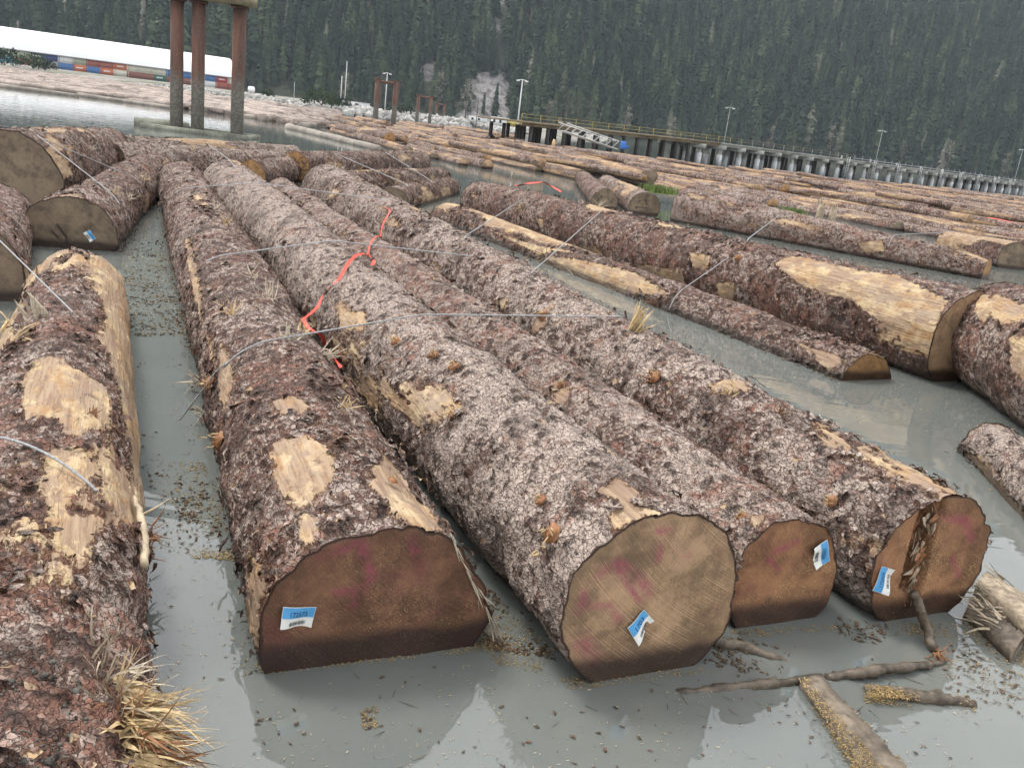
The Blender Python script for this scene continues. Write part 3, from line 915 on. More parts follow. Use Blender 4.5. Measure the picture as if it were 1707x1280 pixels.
def conifer(seed, levels=20, per=9, slim=1.0, bare=.06):
    """unit-height conifer crown of drooping feathered boughs; returns verts, tris"""
    rng = np.random.default_rng(seed)
    V, F = [], []
    for k in range(levels):
        u = k / (levels - 1)
        z = bare + (.965 - bare) * u ** .95
        R = slim * (.155 * (1 - u) ** .8 + .010) * rng.uniform(.7, 1.2)
        off = rng.uniform(0, 6.28)
        n = max(4, int(per * (1.1 - .5 * u)))
        for j in range(n):
            if rng.random() < .12: continue
            a = off + j * 6.283 / n + rng.uniform(-.35, .35)
            r = R * rng.uniform(.55, 1.25)
            w = .016 + R * .16
            d = np.array([math.cos(a), math.sin(a), 0]); s = np.array([-d[1], d[0], 0]); up = np.array([0, 0, 1.0])
            c = np.array([0, 0, z + rng.uniform(-.015, .015)])
            m1 = c + d * r * .5 - up * (.012 + .12 * r); tip = c + d * r - up * (.03 + .45 * r)
            b = len(V)
            V += [c + up * .02, m1 + s * w, tip, m1 - s * w, m1 + s * w * 2.2 - up * .03 - d * r * .1, m1 - s * w * 2.2 - up * .03 - d * r * .1]
            F += [[b, b + 1, b + 2], [b, b + 2, b + 3], [b + 1, b + 4, b + 2], [b + 3, b + 2, b + 5]]
    b = len(V)
    V += [np.array([-.010, 0, .93]), np.array([.010, 0, .93]), np.array([0, 0, 1.0])]
    F += [[b, b + 1, b + 2]]
    return np.array(V), np.array(F)

def forest(n_target):
    pts = []
    xs = RNG.uniform(-620, 1150, n_target * 9)
    ds = RNG.uniform(2, 520, n_target * 9) 
    ys = foot(xs) + ds
    P = np.column_stack([xs, ys, mount_z(xs, ys)])
    px, py, d = to_px(P)
    keep = (px > -170) & (px < 1880) & (py > -90) & (py < 420)
    P = P[keep]
    rk = rockness(P)
    P = P[rk < RNG.uniform(.15, .95, len(P))]
    # thin by spacing on a jittered grid
    cell = np.floor(P[:, :2] / 4.9).astype(np.int64)
    _, idx = np.unique(cell[:, 0] * 100003 + cell[:, 1], return_index=True)
    P = P[idx]
    return P
FP = forest(16000)
n = len(FP)
hgt = RNG.uniform(11, 24, n) * (.8 + .5 * fbm(FP * .012, 4, 2))
tint = np.clip(RNG.normal(.36, .20, n) + (fbm(FP * .02, 8, 3) - .5) * .7, 0, .8)
pale = RNG.random(n) < (.035 + .05 * (FP[:, 2] < 25))
tint[pale] = RNG.uniform(.75, 1.0, pale.sum())
# single trees along the mountain's foot
def tree_meshes(seed, tintv, slim, broad=False):
    rng = np.random.default_rng(seed)
    if broad:
        V, F = [], []
        for c in range(46):
            u = rng.random()
            ctr = np.array([rng.normal(0, .10), rng.normal(0, .10), .28 + .66 * u])
            ctr[:2] *= (1.25 - u)
            for l in range(9):
                p = ctr + rng.normal(0, .035, 3)
                e1 = rng.normal(0, 1, 3); e1 /= np.linalg.norm(e1); e2 = np.cross(e1, rng.normal(0, 1, 3)); e2 /= np.linalg.norm(e2) + 1e-9
                b = len(V); s = rng.uniform(.012, .026)
                V += [p - e1 * s, p + e2 * s * .6, p + e1 * s, p - e2 * s * .6]
                F += [[b, b + 1, b + 2], [b, b + 2, b + 3]]
        V, F = np.array(V), np.array(F)
    else:
        V, F = conifer(seed, 20, 9, slim, .08)
    tv = tintv + (vnoise(V * 9, seed) - .5) * .25
    crown = mesh('crown', V, F, M['leaf'], False, {'tint': tv})
    mb = MB()
    mb.tube([(0, 0, -.05), (.004, 0, .3), (0, .004, .65), (0, 0, .9)], [.018, .014, .008, .003], 6)
    if broad:
        for k in range(6):
            a = rng.uniform(0, 6.28); z = .25 + .09 * k
            mb.tube([(0, 0, z), (math.cos(a) * .06, math.sin(a) * .06, z + .08), (math.cos(a) * .11, math.sin(a) * .11, z + .2)], [.007, .005, .002], 5)
    return crown, mb.mesh('trunk', M['trunk'])
kinds = [('conifer_tree', 'dark slender conifer at the mountain foot', 'conifers at the mountain foot', [tree_meshes(100 + i, .36, .85 + .14 * i) for i in range(4)]),
         ('broadleaf_tree', 'pale grey-green broadleaf tree at the mountain foot', 'pale trees at the mountain foot', [tree_meshes(200 + i, .86, 1.0, True) for i in range(3)])]
nth_ = {}
def ordinal(n):
    return '%d%s' % (n, 'th' if 10 < n % 100 < 14 else {1: 'st', 2: 'nd', 3: 'rd'}.get(n % 10, 'th'))
SRC = {}
for i in range(58):
    px = 430 + (1740 - 430) * (i + random.uniform(0, .8)) / 58.0
    name, lab, grp, ms = kinds[0 if random.random() < .62 else 1]
    py = 101 + .1228 * px
    d0 = ray(px, py); x = 0.0
    t = 400.0
    for _ in range(30):
        p = EYE + d0 * t
        t += (foot(np.array([p[0]]))[0] - p[1]) * .8
    p = EYE + d0 * t
    p[1] -= random.uniform(-6, 6); p[2] = 1.9
    nth_[name] = nth_.get(name, 0) + 1
    r = empty(name, '%s, %s of these from the left' % (lab, ordinal(nth_[name])), 'tree', grp, loc=p)
    h = random.uniform(11, 22)
    r.scale = (h * random.uniform(.9, 1.15), h * random.uniform(.9, 1.15), h)
    r.rotation_euler = (0, 0, random.uniform(0, 6.28))
    c, k = random.choice(ms)
    co_ = obj('crown', c, r); obj('trunk', k, r)
    SRC.setdefault(c.name if name == 'conifer_tree' else 'b' + c.name, co_)

# the wood on the slope: one mass, grown on points of the terrain from the crowns above
pts_me = bpy.data.meshes.new('conifer_forest')
pts_me.vertices.add(n)
pts_me.vertices.foreach_set('co', (FP - np.array([0, 0, 1.0])).astype(np.float32).ravel())
for nm, val in (('height', hgt), ('turn', RNG.uniform(0, 6.28, n)), ('girth', RNG.uniform(.85, 1.3, n))):
    at_ = pts_me.attributes.new(nm, 'FLOAT', 'POINT'); at_.data.foreach_set('value', val.astype(np.float32))
pts_me.materials.append(M['leaf'])
fo = obj('conifer_forest', pts_me, kind='stuff')
ng = bpy.data.node_groups.new('grow_forest', 'GeometryNodeTree')
ng.interface.new_socket('Geometry', in_out='INPUT', socket_type='NodeSocketGeometry')
ng.interface.new_socket('Geometry', in_out='OUTPUT', socket_type='NodeSocketGeometry')
gi, go = ng.nodes.new('NodeGroupInput'), ng.nodes.new('NodeGroupOutput')
jn = ng.nodes.new('GeometryNodeJoinGeometry')
for kk, o_ in SRC.items():
    if kk.startswith('b'): continue
    oi = ng.nodes.new('GeometryNodeObjectInfo'); oi.transform_space = 'ORIGINAL'
    oi.inputs['Object'].default_value = o_; oi.inputs['As Instance'].default_value = True
    ng.links.new(oi.outputs['Geometry'], jn.inputs[0])
ip = ng.nodes.new('GeometryNodeInstanceOnPoints')
ip.inputs['Pick Instance'].default_value = True
def named(nm):
    a_ = ng.nodes.new('GeometryNodeInputNamedAttribute'); a_.data_type = 'FLOAT'; a_.inputs['Name'].default_value = nm
    return a_.outputs['Attribute']
rv = ng.nodes.new('FunctionNodeRandomValue'); rv.data_type = 'INT'
for s_ in rv.inputs:
    if s_.name == 'Max' and s_.type == 'INT': s_.default_value = 3
ng.links.new([o_ for o_ in rv.outputs if o_.type == 'INT'][0], ip.inputs['Instance Index'])
cx = ng.nodes.new('ShaderNodeCombineXYZ'); ng.links.new(named('turn'), cx.inputs[2]); ng.links.new(cx.outputs[0], ip.inputs['Rotation'])
mg = ng.nodes.new('ShaderNodeMath'); mg.operation = 'MULTIPLY'; ng.links.new(named('height'), mg.inputs[0]); ng.links.new(named('girth'), mg.inputs[1])
cs_ = ng.nodes.new('ShaderNodeCombineXYZ')
ng.links.new(mg.outputs[0], cs_.inputs[0]); ng.links.new(mg.outputs[0], cs_.inputs[1]); ng.links.new(named('height'), cs_.inputs[2])
ng.links.new(cs_.outputs[0], ip.inputs['Scale'])
ng.links.new(gi.outputs[0], ip.inputs['Points']); ng.links.new(jn.outputs[0], ip.inputs['Instance']); ng.links.new(ip.outputs[0], go.inputs[0])
md = fo.modifiers.new('grow', 'NODES'); md.node_group = ng
print('forest trees', n)

# haze between here and the mountain
hz = MB(); hz.box((200, 900, 310), (4600, 3000, 624))
ho = hz.build('haze', None, kind='stuff')
hm = bpy.data.materials.new('haze'); hm.use_nodes = True
hn = hm.node_tree; hn.nodes.clear()
ov = hn.nodes.new('ShaderNodeOutputMaterial'); pv = hn.nodes.new('ShaderNodeVolumePrincipled')
pv.inputs['Color'].default_value = (.78, .88, 1.0, 1); pv.inputs['Density'].default_value = .00018; pv.inputs['Anisotropy'].default_value = .2
hn.links.new(pv.outputs[0], ov.inputs['Volume'])
ho.data.materials.append(hm)

# ------------------------------------------------------------------ rusty pile frames
def rust_mat():
    t = NT('rusty_pipe')
    p = t.pos()
    z = t.n('ShaderNodeSeparateXYZ'); t.t.links.new(p, z.inputs[0])
    n1 = t.noise(t.vmath('MULTIPLY', p, (3, 3, .35)), 1.0, 5, .65); n2 = t.noise(p, 9, 4, .7)
    c = t.mix(t.ss(n1.outputs[0], .35, .65), (.085, .048, .038), (.165, .082, .058))
    c = t.mix(t.math('MULTIPLY', t.ss(n2.outputs[0], .5, .7), .3), c, (.26, .17, .12))
    tide = t.ss(t.math('ADD', z.outputs[2], t.math('MULTIPLY', n1.outputs[0], 1.2)), 2.3, 3.4)       # tide stain up the pile
    alg = t.mix(t.ss(n2.outputs[0], .4, .62), (.115, .105, .085), (.20, .19, .165))
    t.set(Base_Color=t.mix(tide, alg, c), Roughness=.85)
    t.bump(n2.outputs[0], .4, .03)
    return t.m
M['rust'] = rust_mat()
M['moss_timber'] = simple('mossy_timber', (.22, .225, .18), .85, .35, 2.0)
M['cap_timber'] = simple('cap_timber', (.23, .20, .13), .85, .3, 2.0)
wx = np.array([1.0, 0, 0])
def pile_frame(name, label, base, width, height, rad, legs=2, depth=1.4, ang=0.0, group=None):
    r = empty(name, label, 'pile frame', group, loc=(base[0], base[1], 0))
    r.rotation_euler = (0, 0, ang)
    spots = [(0, 0), (width, 0)] if legs == 2 else [(0, 0), (width * .36, -depth), (width, .2)]
    for x, y in spots:
        mb = MB(); mb.tube([(x, y, -1.5), (x, y, height * .5), (x, y, height)], rad, 20)
        o = mb.build('pile', M['rust'], r, True)
        mc = MB(); mc.tube([(x, y, height + .003), (x, y, height + .09)], rad * 1.35, 20)
        mc.build('collar', M['rust'], o, True)
    mb = MB()
    if legs == 2:
        mb.tube([(-rad * 1.2, 0, height - rad * .7), (width * .5, 0, height - rad * .9), (width + rad * 1.2, 0, height - rad * .7)], rad * .62, 12)
    else:
        mb.box((width * .5, -.2, height + .32), (width + 1.4, 1.1, .42))
        mb.box((width * .5, -.2, height + .60), (width + 1.0, 1.4, .14))
    mb.build('crossbeam', M['cap_timber'] if legs == 3 else M['rust'], r)
    return r
b0 = along(294, 217, 38.0); b1 = along(392, 226, 38.0)
ang = math.atan2(b1[1] - b0[1], b1[0] - b0[0])
pf = pile_frame('pile_dolphin', 'tall dolphin of three rusty pipe piles under a timber cap', b0, np.hypot(*(b1 - b0)[:2]), 5.25, .27, 3, .02, ang)
mb = MB()
mb.box((1.2, .75, .06), (4.4, .36, .26)); mb.box((1.2, -1.2, .06), (4.4, .36, .26)); mb.box((-.80, -.22, .05), (.36, 1.55, .2)); mb.box((3.2, -.22, .05), (.36, 1.55, .2))
mb.build('float_collar', M['moss_timber'], pf)
mb = MB(); mb.tube([(-1.9, .2, .1), (-.4, .5, .12), (.3, .6, .12)], [.24, .26, .24], 12)
mb.build('float_log', M['moss_timber'], pf, True)
for (px0, py0, px1, py1, t, h, lab) in [(625, 207, 655, 214, 103, 5.1, 'nearest of three rusty two-legged pile frames beyond the log raft'),
                                        (694, 209, 715, 213, 152, 4.8, 'middle one of three rusty two-legged pile frames'),
                                        (725, 211, 738, 213, 215, 4.6, 'farthest and smallest of three rusty two-legged pile frames')]:
    a = along(px0, py0, t); b = along(px1, py1, t * 1.01)
    pile_frame('rusty_gantry', lab, a, np.hypot(*(b - a)[:2]), h, .30, 2, 1, math.atan2(b[1] - a[1], b[0] - a[0]))

# ------------------------------------------------------------------ container shelter
W0, W1 = along(0, 101, 345), along(392, 149, 392)
W0[2] = W1[2] = 1.45
cd = W1 - W0; clen = np.linalg.norm(cd[:2]); cd = cd / np.linalg.norm(cd)
cn = np.array([-cd[1], cd[0], 0])            # away from the viewer
if cn[1] < 0: cn = -cn
CL, CH, CW = 6.06, 2.59, 2.44
def container_mesh(mat):
    mb = MB()
    mb.box((0, 0, CH / 2), (CL - .12, CW - .08, CH - .12))
    for i in range(20):
        x = -CL / 2 + .3 + i * (CL - .6) / 19
        mb.box((x, -CW / 2 + .015, CH / 2), (.15, .05, CH - .4))
    for x in (-1, 1):
        for y in (-1, 1):
            mb.box((x * (CL / 2 - .07), y * (CW / 2 - .07), CH / 2), (.14, .14, CH))
        mb.box((x * (CL / 2 - .02), .0, CH / 2), (.03, CW - .3, CH - .3))
    for z in (.07, CH - .07):
        for y in (-1, 1):
            mb.box((0, y * (CW / 2 - .07), z), (CL - .29, .12, .13))
    return mb.mesh('container', mat)
CC = {'cream': (.62, .60, .50), 'white': (.70, .70, .70), 'teal': (.12, .36, .44), 'rust': (.34, .095, .06), 'orange': (.55, .15, .05), 'blue': (.06, .17, .40), 'navy': (.03, .045, .16),
      'green': (.03, .13, .08), 'yellow': (.45, .42, .14), 'red': (.42, .045, .05), 'dkgreen': (.035, .07, .065), 'olive': (.36, .40, .30), 'brown': (.24, .09, .06), 'grey': (.35, .36, .36)}
CNAME = {'cream': 'cream', 'white': 'white', 'teal': 'teal', 'rust': 'rust-red', 'orange': 'orange', 'blue': 'blue', 'navy': 'navy', 'green': 'green', 'yellow': 'yellow', 'red': 'bright red', 'dkgreen': 'dark green', 'olive': 'pale olive', 'brown': 'brown', 'grey': 'grey'}
CM = {k: container_mesh(simple('paint_' + k, v, .55, .12, .6, 0, .1)) for k, v in CC.items()}
top = ['olive', 'olive', 'olive', 'dkgreen', 'navy', 'white', 'olive', 'rust', 'rust', 'orange', 'cream', 'cream', 'cream', 'blue', 'blue', 'white', 'blue', 'red', 'cream']
bot = ['teal', 'teal', 'rust', 'yellow', 'grey', 'blue', 'orange', 'blue', 'orange', 'cream', 'brown', 'brown', 'green', 'brown', 'brown', 'white', 'white', 'rust', 'rust']
crot = math.atan2(cd[1], cd[0])
ncol = len(top)
M['white_letter'] = simple('white_lettering', (.75, .75, .75), .6, .05)
ordw = ['first', 'second', 'third', 'fourth', 'fifth', 'sixth', 'seventh', 'eighth', 'ninth', 'tenth', 'eleventh', 'twelfth', 'thirteenth', 'fourteenth', 'fifteenth', 'sixteenth', 'seventeenth', 'eighteenth', 'nineteenth']
step = clen / 17.6
for tier, names in ((1, top), (0, bot)):
    for i, nm in enumerate(names):
        p = W0 + cd * (step * (i - 1) + step * .5) + cn * (CW / 2)
        o = obj('shipping_container', CM[nm], loc=(p[0], p[1], 1.45 + tier * CH),
                label='%s shipping container, %s from the left in the %s row' % (CNAME[nm], ordw[i], 'upper' if tier else 'lower'), cat='container', group='containers under the white roof')
        o.rotation_euler = (0, 0, crot)
        if nm in ('dkgreen', 'green', 'red', 'orange'):
            mb = MB()
            x = -1.5
            for k in range(8):
                w = random.uniform(.22, .42)
                mb.box((x + w / 2, -CW / 2 - .03, CH * .55), (w * .8, .02, .55)); x += w
            mb.build('lettering', M['white_letter'], o)
M['fabric'] = simple('white_fabric', (.86, .87, .88), .6, .02, .2, 0, 0)
M['frame_grey'] = simple('frame_grey', (.30, .31, .32), .6, .1)
r = empty('shelter_roof', 'long white fabric vault roof resting on stacked shipping containers', 'shelter')
nseg = 14
a0, a1 = -9.0, clen - .6
V, F = [], []
for i, s_ in enumerate((a0, a1)):
    for k in range(nseg + 1):
        th_ = math.pi * k / nseg
        p = W0 + cd * s_ + cn * (12 - 12.6 * math.cos(th_))
        V.append((p[0], p[1], 1.45 + 2 * CH + .12 + 8.4 * math.sin(th_) ** .9))
F = [[k, k + 1, nseg + 2 + k, nseg + 1 + k] for k in range(nseg)]
obj('fabric_cover', mesh('fabric_cover', V, np.array(F)[:, ::-1], M['fabric'], True), r)
obj('gable', mesh('gable', V[nseg + 1:] + [tuple((W0 + cd * a1 + cn * 12)[:2]) + (1.45 + 2 * CH,)], np.array([[k, k + 1, nseg + 1] for k in range(nseg)]), M['fabric']), r)
mb = MB(); q0, q1 = W0 + cd * a0 - cn * .55, W0 + cd * a1 - cn * .55
mb.box(((q0 + q1) / 2) * np.array([1, 1, 0]) + np.array([0, 0, 1.45 + 2 * CH + .1]), (a1 - a0, .25, .3), [cd, cn, (0, 0, 1)])
mb.build('eave_rail', M['frame_grey'], r)
# white fuel tank beside the shelter
mb = MB(); p = at(419, 153, 2.0); p = along(419, 152, 300)
mb.tube([(-1.0, 0, 1.1), (-.9, 0, 1.1), (.9, 0, 1.1), (1.0, 0, 1.1)], [.75, .95, .95, .75], 20)
mb.box((-.5, 0, .1), (.2, 1.2, .35)); mb.box((.5, 0, .1), (.2, 1.2, .35))
mb.build('fuel_tank', M['fabric'], None, False, loc=(p[0], p[1], 1.5), label='small white round tank right of the container shelter', cat='tank')

# ------------------------------------------------------------------ bushes and riprap
def bush(name, px, py, t, w, h, tintv, label):
    p = along(px, py, t)
    rng = np.random.default_rng(int(px))
    V, F = [], []
    for c in range(int(90)):
        u = rng.random(); a = rng.uniform(0, 6.28)
        ctr = np.array([math.cos(a) * w * .5 * u ** .5, math.sin(a) * w * .3 * u ** .5, h * rng.uniform(.1, 1) * (1 - .6 * u * u)])
        for l in range(9):
            q = ctr + rng.normal(0, .09 * h, 3)
            e1 = rng.normal(0, 1, 3); e1 /= np.linalg.norm(e1); e2 = np.cross(e1, rng.normal(0, 1, 3)); e2 /= np.linalg.norm(e2) + 1e-9
            s = rng.uniform(.05, .11) * h
            b = len(V); V += [q - e1 * s, q + e2 * s * .6, q + e1 * s, q - e2 * s * .6]; F += [[b, b + 1, b + 2], [b, b + 2, b + 3]]
    V = np.array(V)
    r = empty(name, label, 'bush', loc=(p[0], p[1], 1.35))
    obj('crown', mesh('crown', V, np.array(F), M['leaf'], False, {'tint': tintv + (vnoise(V * 1.5, 3) - .5) * .3}), r)
    mb = MB()
    for k in range(5):
        a = k * 1.3; mb.tube([(0, 0, -.3), (math.cos(a) * w * .12, math.sin(a) * w * .12, h * .3), (math.cos(a) * w * .25, math.sin(a) * w * .2, h * .7)], [.06, .05, .02], 5)
    mb.build('stem', M['trunk'], r)
bush('shrub', 8, 100, 210, 9, 3.6, .36, 'dark green shrub at the left edge before the containers')
bush('shrub', 55, 105, 205, 8, 2.8, .60, 'yellow-green shrub left in front of the container row')
bush('shrub', 75, 112, 200, 6, 2.0, .40, 'low dark shrub at the container corner above the log beach')
bush('shrub', 536, 172, 145, 6.5, 2.4, .62, 'rounded light green bush on the bank left of the pile frames')
bush('shrub', 566, 176, 150, 4, 1.6, .5, 'small green bush beside the rounded light one')
bush('shrub', 447, 160, 180, 2.6, 1.6, .3, 'small dark bush on the bare gravel bank')
bush('shrub', 665, 190, 160, 7, 1.6, .5, 'low scrub behind the nearest two-legged pile frame')

M['rock'] = simple('riprap_rock', (.37, .36, .34), .9, .4, .5, 0, .6)
def rocks(n, path, spread, smin, smax, name, zfun):
    V, F, base = [], [], 0
    ico = np.array([(0, 0, 1), (.894, 0, .447), (.276, .851, .447), (-.724, .526, .447), (-.724, -.526, .447), (.276, -.851, .447),
                    (.724, .526, -.447), (-.276, .851, -.447), (-.894, 0, -.447), (-.276, -.851, -.447), (.724, -.526, -.447), (0, 0, -1)])
    tri = np.array([(0, 1, 2), (0, 2, 3), (0, 3, 4), (0, 4, 5), (0, 5, 1), (1, 6, 2), (2, 7, 3), (3, 8, 4), (4, 9, 5), (5, 10, 1), (2, 6, 7), (3, 7, 8), (4, 8, 9), (5, 9, 10), (1, 10, 6), (6, 11, 7), (7, 11, 8), (8, 11, 9), (9, 11, 10), (10, 11, 6)])
    path = np.array(path)
    seg = np.concatenate([np.linspace(path[i], path[i + 1], 50, endpoint=False) for i in range(len(path) - 1)])
    for k in range(n):
        p = seg[RNG.integers(len(seg))]
        u = RNG.random()
        p = np.array([p[0] + RNG.normal(0, 1.5), p[1] + u * spread, zfun(u)])
        s = RNG.uniform(smin, smax)
        V.append(p + ico * s * RNG.uniform(.6, 1.3, 3) * RNG.uniform(.8, 1.2, (12, 1)))
        F.append(tri + base); base += 12
    obj(name, mesh(name, np.concatenate(V), np.concatenate(F), M['rock']), kind='stuff')
rocks(1500, [at(x, y)[:2] for x, y in EDGE[5:]], 7, .25, .75, 'riprap_stones', lambda u: .1 + 1.2 * u)
rocks(500, [at(x, y)[:2] for x, y in EDGE[3:6]], 7, .2, .5, 'bank_stones', lambda u: .1 + 1.2 * u)

# ------------------------------------------------------------------ pier
M['concrete'] = simple('pier_concrete', (.36, .36, .33), .85, .3, .5, coord='pos')
M['pile_dark'] = simple('dark_timber', (.045, .04, .036), .9, .4, .8)
M['pile_pale'] = simple('pale_pile', (.50, .52, .52), .8, .3, .9)
M['deck_timber'] = simple('deck_timber', (.20, .155, .095), .85, .3, .8)
M['yellow'] = simple('yellow_paint', (.40, .33, .10), .6, .2, 1)
M['white_paint'] = simple('white_paint', (.72, .73, .72), .5, .08, 1)
S0, S1 = at(868, 243), at(1707, 327)
pd = S1 - S0; plen = np.linalg.norm(pd); pd /= plen
pn = np.array([-pd[1], pd[0], 0]);  pn = pn if pn[1] > 0 else -pn
AX = [pd, pn, np.array([0, 0, 1.0])]
pier = empty('pier', 'long low pier on dark and concrete piles across the right background', 'pier', loc=(0, 0, 0))
tot = plen + 45
def deckz(s): return 2.25 + .45 * min(1, s / 35.0)
def pp(s, d, z): return S0 + pd * s + pn * d + np.array([0, 0, z])
for s0, s1, mt in ((0, 34, 'deck_timber'), (34, tot, 'concrete')):
    mb = MB()
    ss_ = np.linspace(s0, s1, 8 if s0 == 0 else 2)
    for a, b in zip(ss_[:-1], ss_[1:]):
        c0, c1 = pp(a, 0, deckz(a)), pp(b, 0, deckz(b))
        ax = c1 - c0; L_ = np.linalg.norm(ax); ax /= L_
        zz = np.cross(ax, pn); zz = zz if zz[2] > 0 else -zz
        mb.box((c0 + c1) / 2 + pn * 3.5, (L_ * .998, 7.0, .15), [ax, pn, zz])
        mb.box((c0 + c1) / 2 + pn * .35 - np.array([0, 0, .23]), (L_ * .996, .3, .28), [ax, pn, zz])
    mb.build('deck', M[mt], pier)
s = 1.5; k = 0
while s < tot:
    z = deckz(s) - .12
    conc = s > 30
    if conc:
        mb = MB(); mb.box(pp(s, 3.2, z - .42), (.8, 6.9, .5), AX); mb.build('cap_beam', M['concrete'], pier)
    for d in (.35, 2.4, 4.4, 6.4):
        rr = .20 if not conc else .26
        mb = MB(); mb.tube([pp(s, d, -1.5), pp(s, d, z - (.2 if not conc else .6))], rr, 10)
        p_ = mb.build('pile', M['pile_dark'] if not conc else M['pile_dark' if d > 3 else 'concrete'], pier, True)
        if conc and d < 3:
            mb = MB(); mb.tube([pp(s, d, -.3), pp(s, d, 1.15 + .2 * random.random())], rr + .10, 10); mb.build('sleeve', M['pile_pale'], p_, True)
    if s > 60 and k % 2 == 0:
        mb = MB()
        for e in (-.35, .35): mb.tube([pp(s + 2 + e, -.2, 0), pp(s + 2 + e, -.2, z + .5)], .05, 6)
        for zz in np.arange(.3, z, .4): mb.box(pp(s + 2, -.2, zz), (.7, .05, .06), AX)
        mb.build('ladder', M['pile_pale'], pier)
    s += 2.4 if not conc else 4.4
    k += 1
s = 0.0
while s < tot:
    mb = MB(); z = deckz(s); mb.box(pp(s, .3, z + .42), (.05, .05, .75), AX); mb.build('rail_post', M['yellow'] if s < 40 else M['frame_grey'], pier)
    s += 2.6
for a, b, mt in ((0, 36, 'yellow'), (36, 70, 'cap_timber')):
    for h in (.45, .78):
        mb = MB(); mb.tube([pp(a, .3, deckz(a) + h), pp(35 if b == 36 else 50, .3, deckz(40) + h), pp(b, .3, deckz(b) + h)], .022, 6); mb.build('rail', M[mt], pier)
mb = MB(); mb.tube([pp(70, .3, deckz(80) + .35), pp(tot, .3, deckz(tot) + .35)], .06, 6); mb.build('rail', M['frame_grey'], pier)
for s in np.arange(66, tot, 9.5):
    mb = MB(); mb.tube([pp(s, .25, deckz(s) + .1), pp(s, .25, deckz(s) + .4), pp(s, .25, deckz(s) + .48)], [.14, .12, .2], 10); mb.build('bollard', M['white_paint'], pier, True)

def pole(px, py, ptop, t, label, mat='white_paint', arm=True, rad=.10):
    b = along(px, py, t); h = (py - ptop) * t / FPX * .98
    r = empty('light_pole', label, 'light pole', loc=(b[0], b[1], b[2]))
    mb = MB(); mb.tube([(0, 0, -1), (0, 0, h * .5), (0, 0, h)], [rad, rad * .85, rad * .6], 10); mb.build('shaft', M[mat], r, True)
    if arm:
        mb = MB(); mb.tube([(-.55, 0, h - .05), (0, 0, h + .05), (.55, 0, h - .05)], .05, 6); mb.build('arm', M[mat], r)
        for s in (-1, 1):
            mb = MB(); mb.box((s * .55, 0, h - .12), (.4, .28, .16)); mb.build('lamp_head', M[mat], r)
pole(863, 205, 136, 110, 'thick white light pole at the shore end of the pier')
pole(1206, 243, 181, 135, 'thin grey light pole standing mid pier', 'pile_pale', True, .045)
pole(1458, 276, 219, 160, 'thin grey light pole right of the middle of the pier', 'pile_pale', True, .045)
pole(1688, 312, 250, 185, 'grey light pole at the far right end of the pier', 'pile_pale', True, .05)
pole(568, 164, 128, 190, 'short white pole left of the taller one on the bank', 'white_paint', False)
pole(575, 164, 105, 195, 'tall plain white pole on the bank left of the pile frames', 'white_paint', False)
pole(642, 175, 124, 150, 'white light pole seen through the nearest two-legged frame')
pole(490, 163, 138, 170, 'thin grey post on the gravel bank', 'pile_pale', False, .06)
pole(793, 212, 165, 150, 'dark thin post standing before the pale stones', 'pile_dark', False, .07)

def cabin(px, py, t, w, h, col, label, name='site_cabin'):
    p = along(px, py, t)
    r = empty(name, label, 'cabin', loc=(p[0], p[1], 1.4))
    r.rotation_euler = (0, 0, -.1)
    mb = MB(); mb.box((0, 0, h / 2), (w, 2.4, h)); mb.build('body', col, r)
    mb = MB(); mb.box((0, 0, h + .06), (w + .2, 2.6, .1)); mb.build('roof', M['white_paint'], r)
    for k in (-.28, .12):
        mb = MB(); mb.box((k * w, -1.215, h * .58), (w * .14, .04, h * .4)); mb.build('window', M['pile_dark'], r)
cabin(833, 203, 135, 2.4, 1.15, M['white_paint'], 'white site cabin beside the yellow box at the pier head')
cabin(797, 198, 170, 3.2, 1.0, M['white_paint'], 'low bright white hut on the bank left of the pier head')
cabin(592, 170, 220, 7, 1.0, M['white_paint'], 'long low white hut behind the rounded green bush')
mb = MB(); p = along(857, 205, 120)
mb.box((0, 0, .5), (2.0, 1.2, .9)); mb.box((.9, 0, 1.0), (.5, 1.0, .12)); mb.box((0, -.64, .5), (1.6, .06, .5))
mb.build('yellow_box', M['yellow'], loc=(p[0], p[1], 1.5), label='yellow box beside the white pole at the pier head', cat='box')

# gangway down to the raft
gw = empty('gangway', 'white truss gangway sloping from the pier down to the logs', 'gangway', loc=(0, 0, 0))
g0, g1 = along(943, 219, 84), along(1030, 249, 84)
gx_ = g1 - g0; gl = np.linalg.norm(gx_); gx_ /= gl
for off in (0, 1.1):
    for h in (0, .75):
        mb = MB(); mb.tube([g0 + pn * off + [0, 0, h], g1 + pn * off + [0, 0, h]], .035, 6); mb.build('chord', M['white_paint'], gw)
    for k in range(9):
        a = g0 + gx_ * gl * k / 9 + pn * off; b = g0 + gx_ * gl * (k + 1) / 9 + pn * off + [0, 0, .75]
        mb = MB(); mb.tube([a, b], .02, 6); mb.build('brace', M['white_paint'], gw)
mb = MB(); mb.box((g0 + g1) / 2 + pn * .55, (gl, 1.0, .06), [gx_, pn, np.cross(gx_, pn)]); mb.build('walkway', M['white_paint'], gw)
M['bluep'] = simple('blue_plastic', (.04, .16, .50), .5, .1)
mb = MB(); p = along(1038, 247, 80)
mb.tube([(0, 0, -.1), (0, 0, .0), (0, 0, .5), (0, 0, .6)], [.22, .26, .26, .2], 14); mb.box((.35, .1, .12), (.3, .3, .3))
mb.build('blue_drum', M['bluep'], loc=(p[0], p[1], max(.2, p[2])), label='blue drum at the foot of the white gangway', cat='drum')

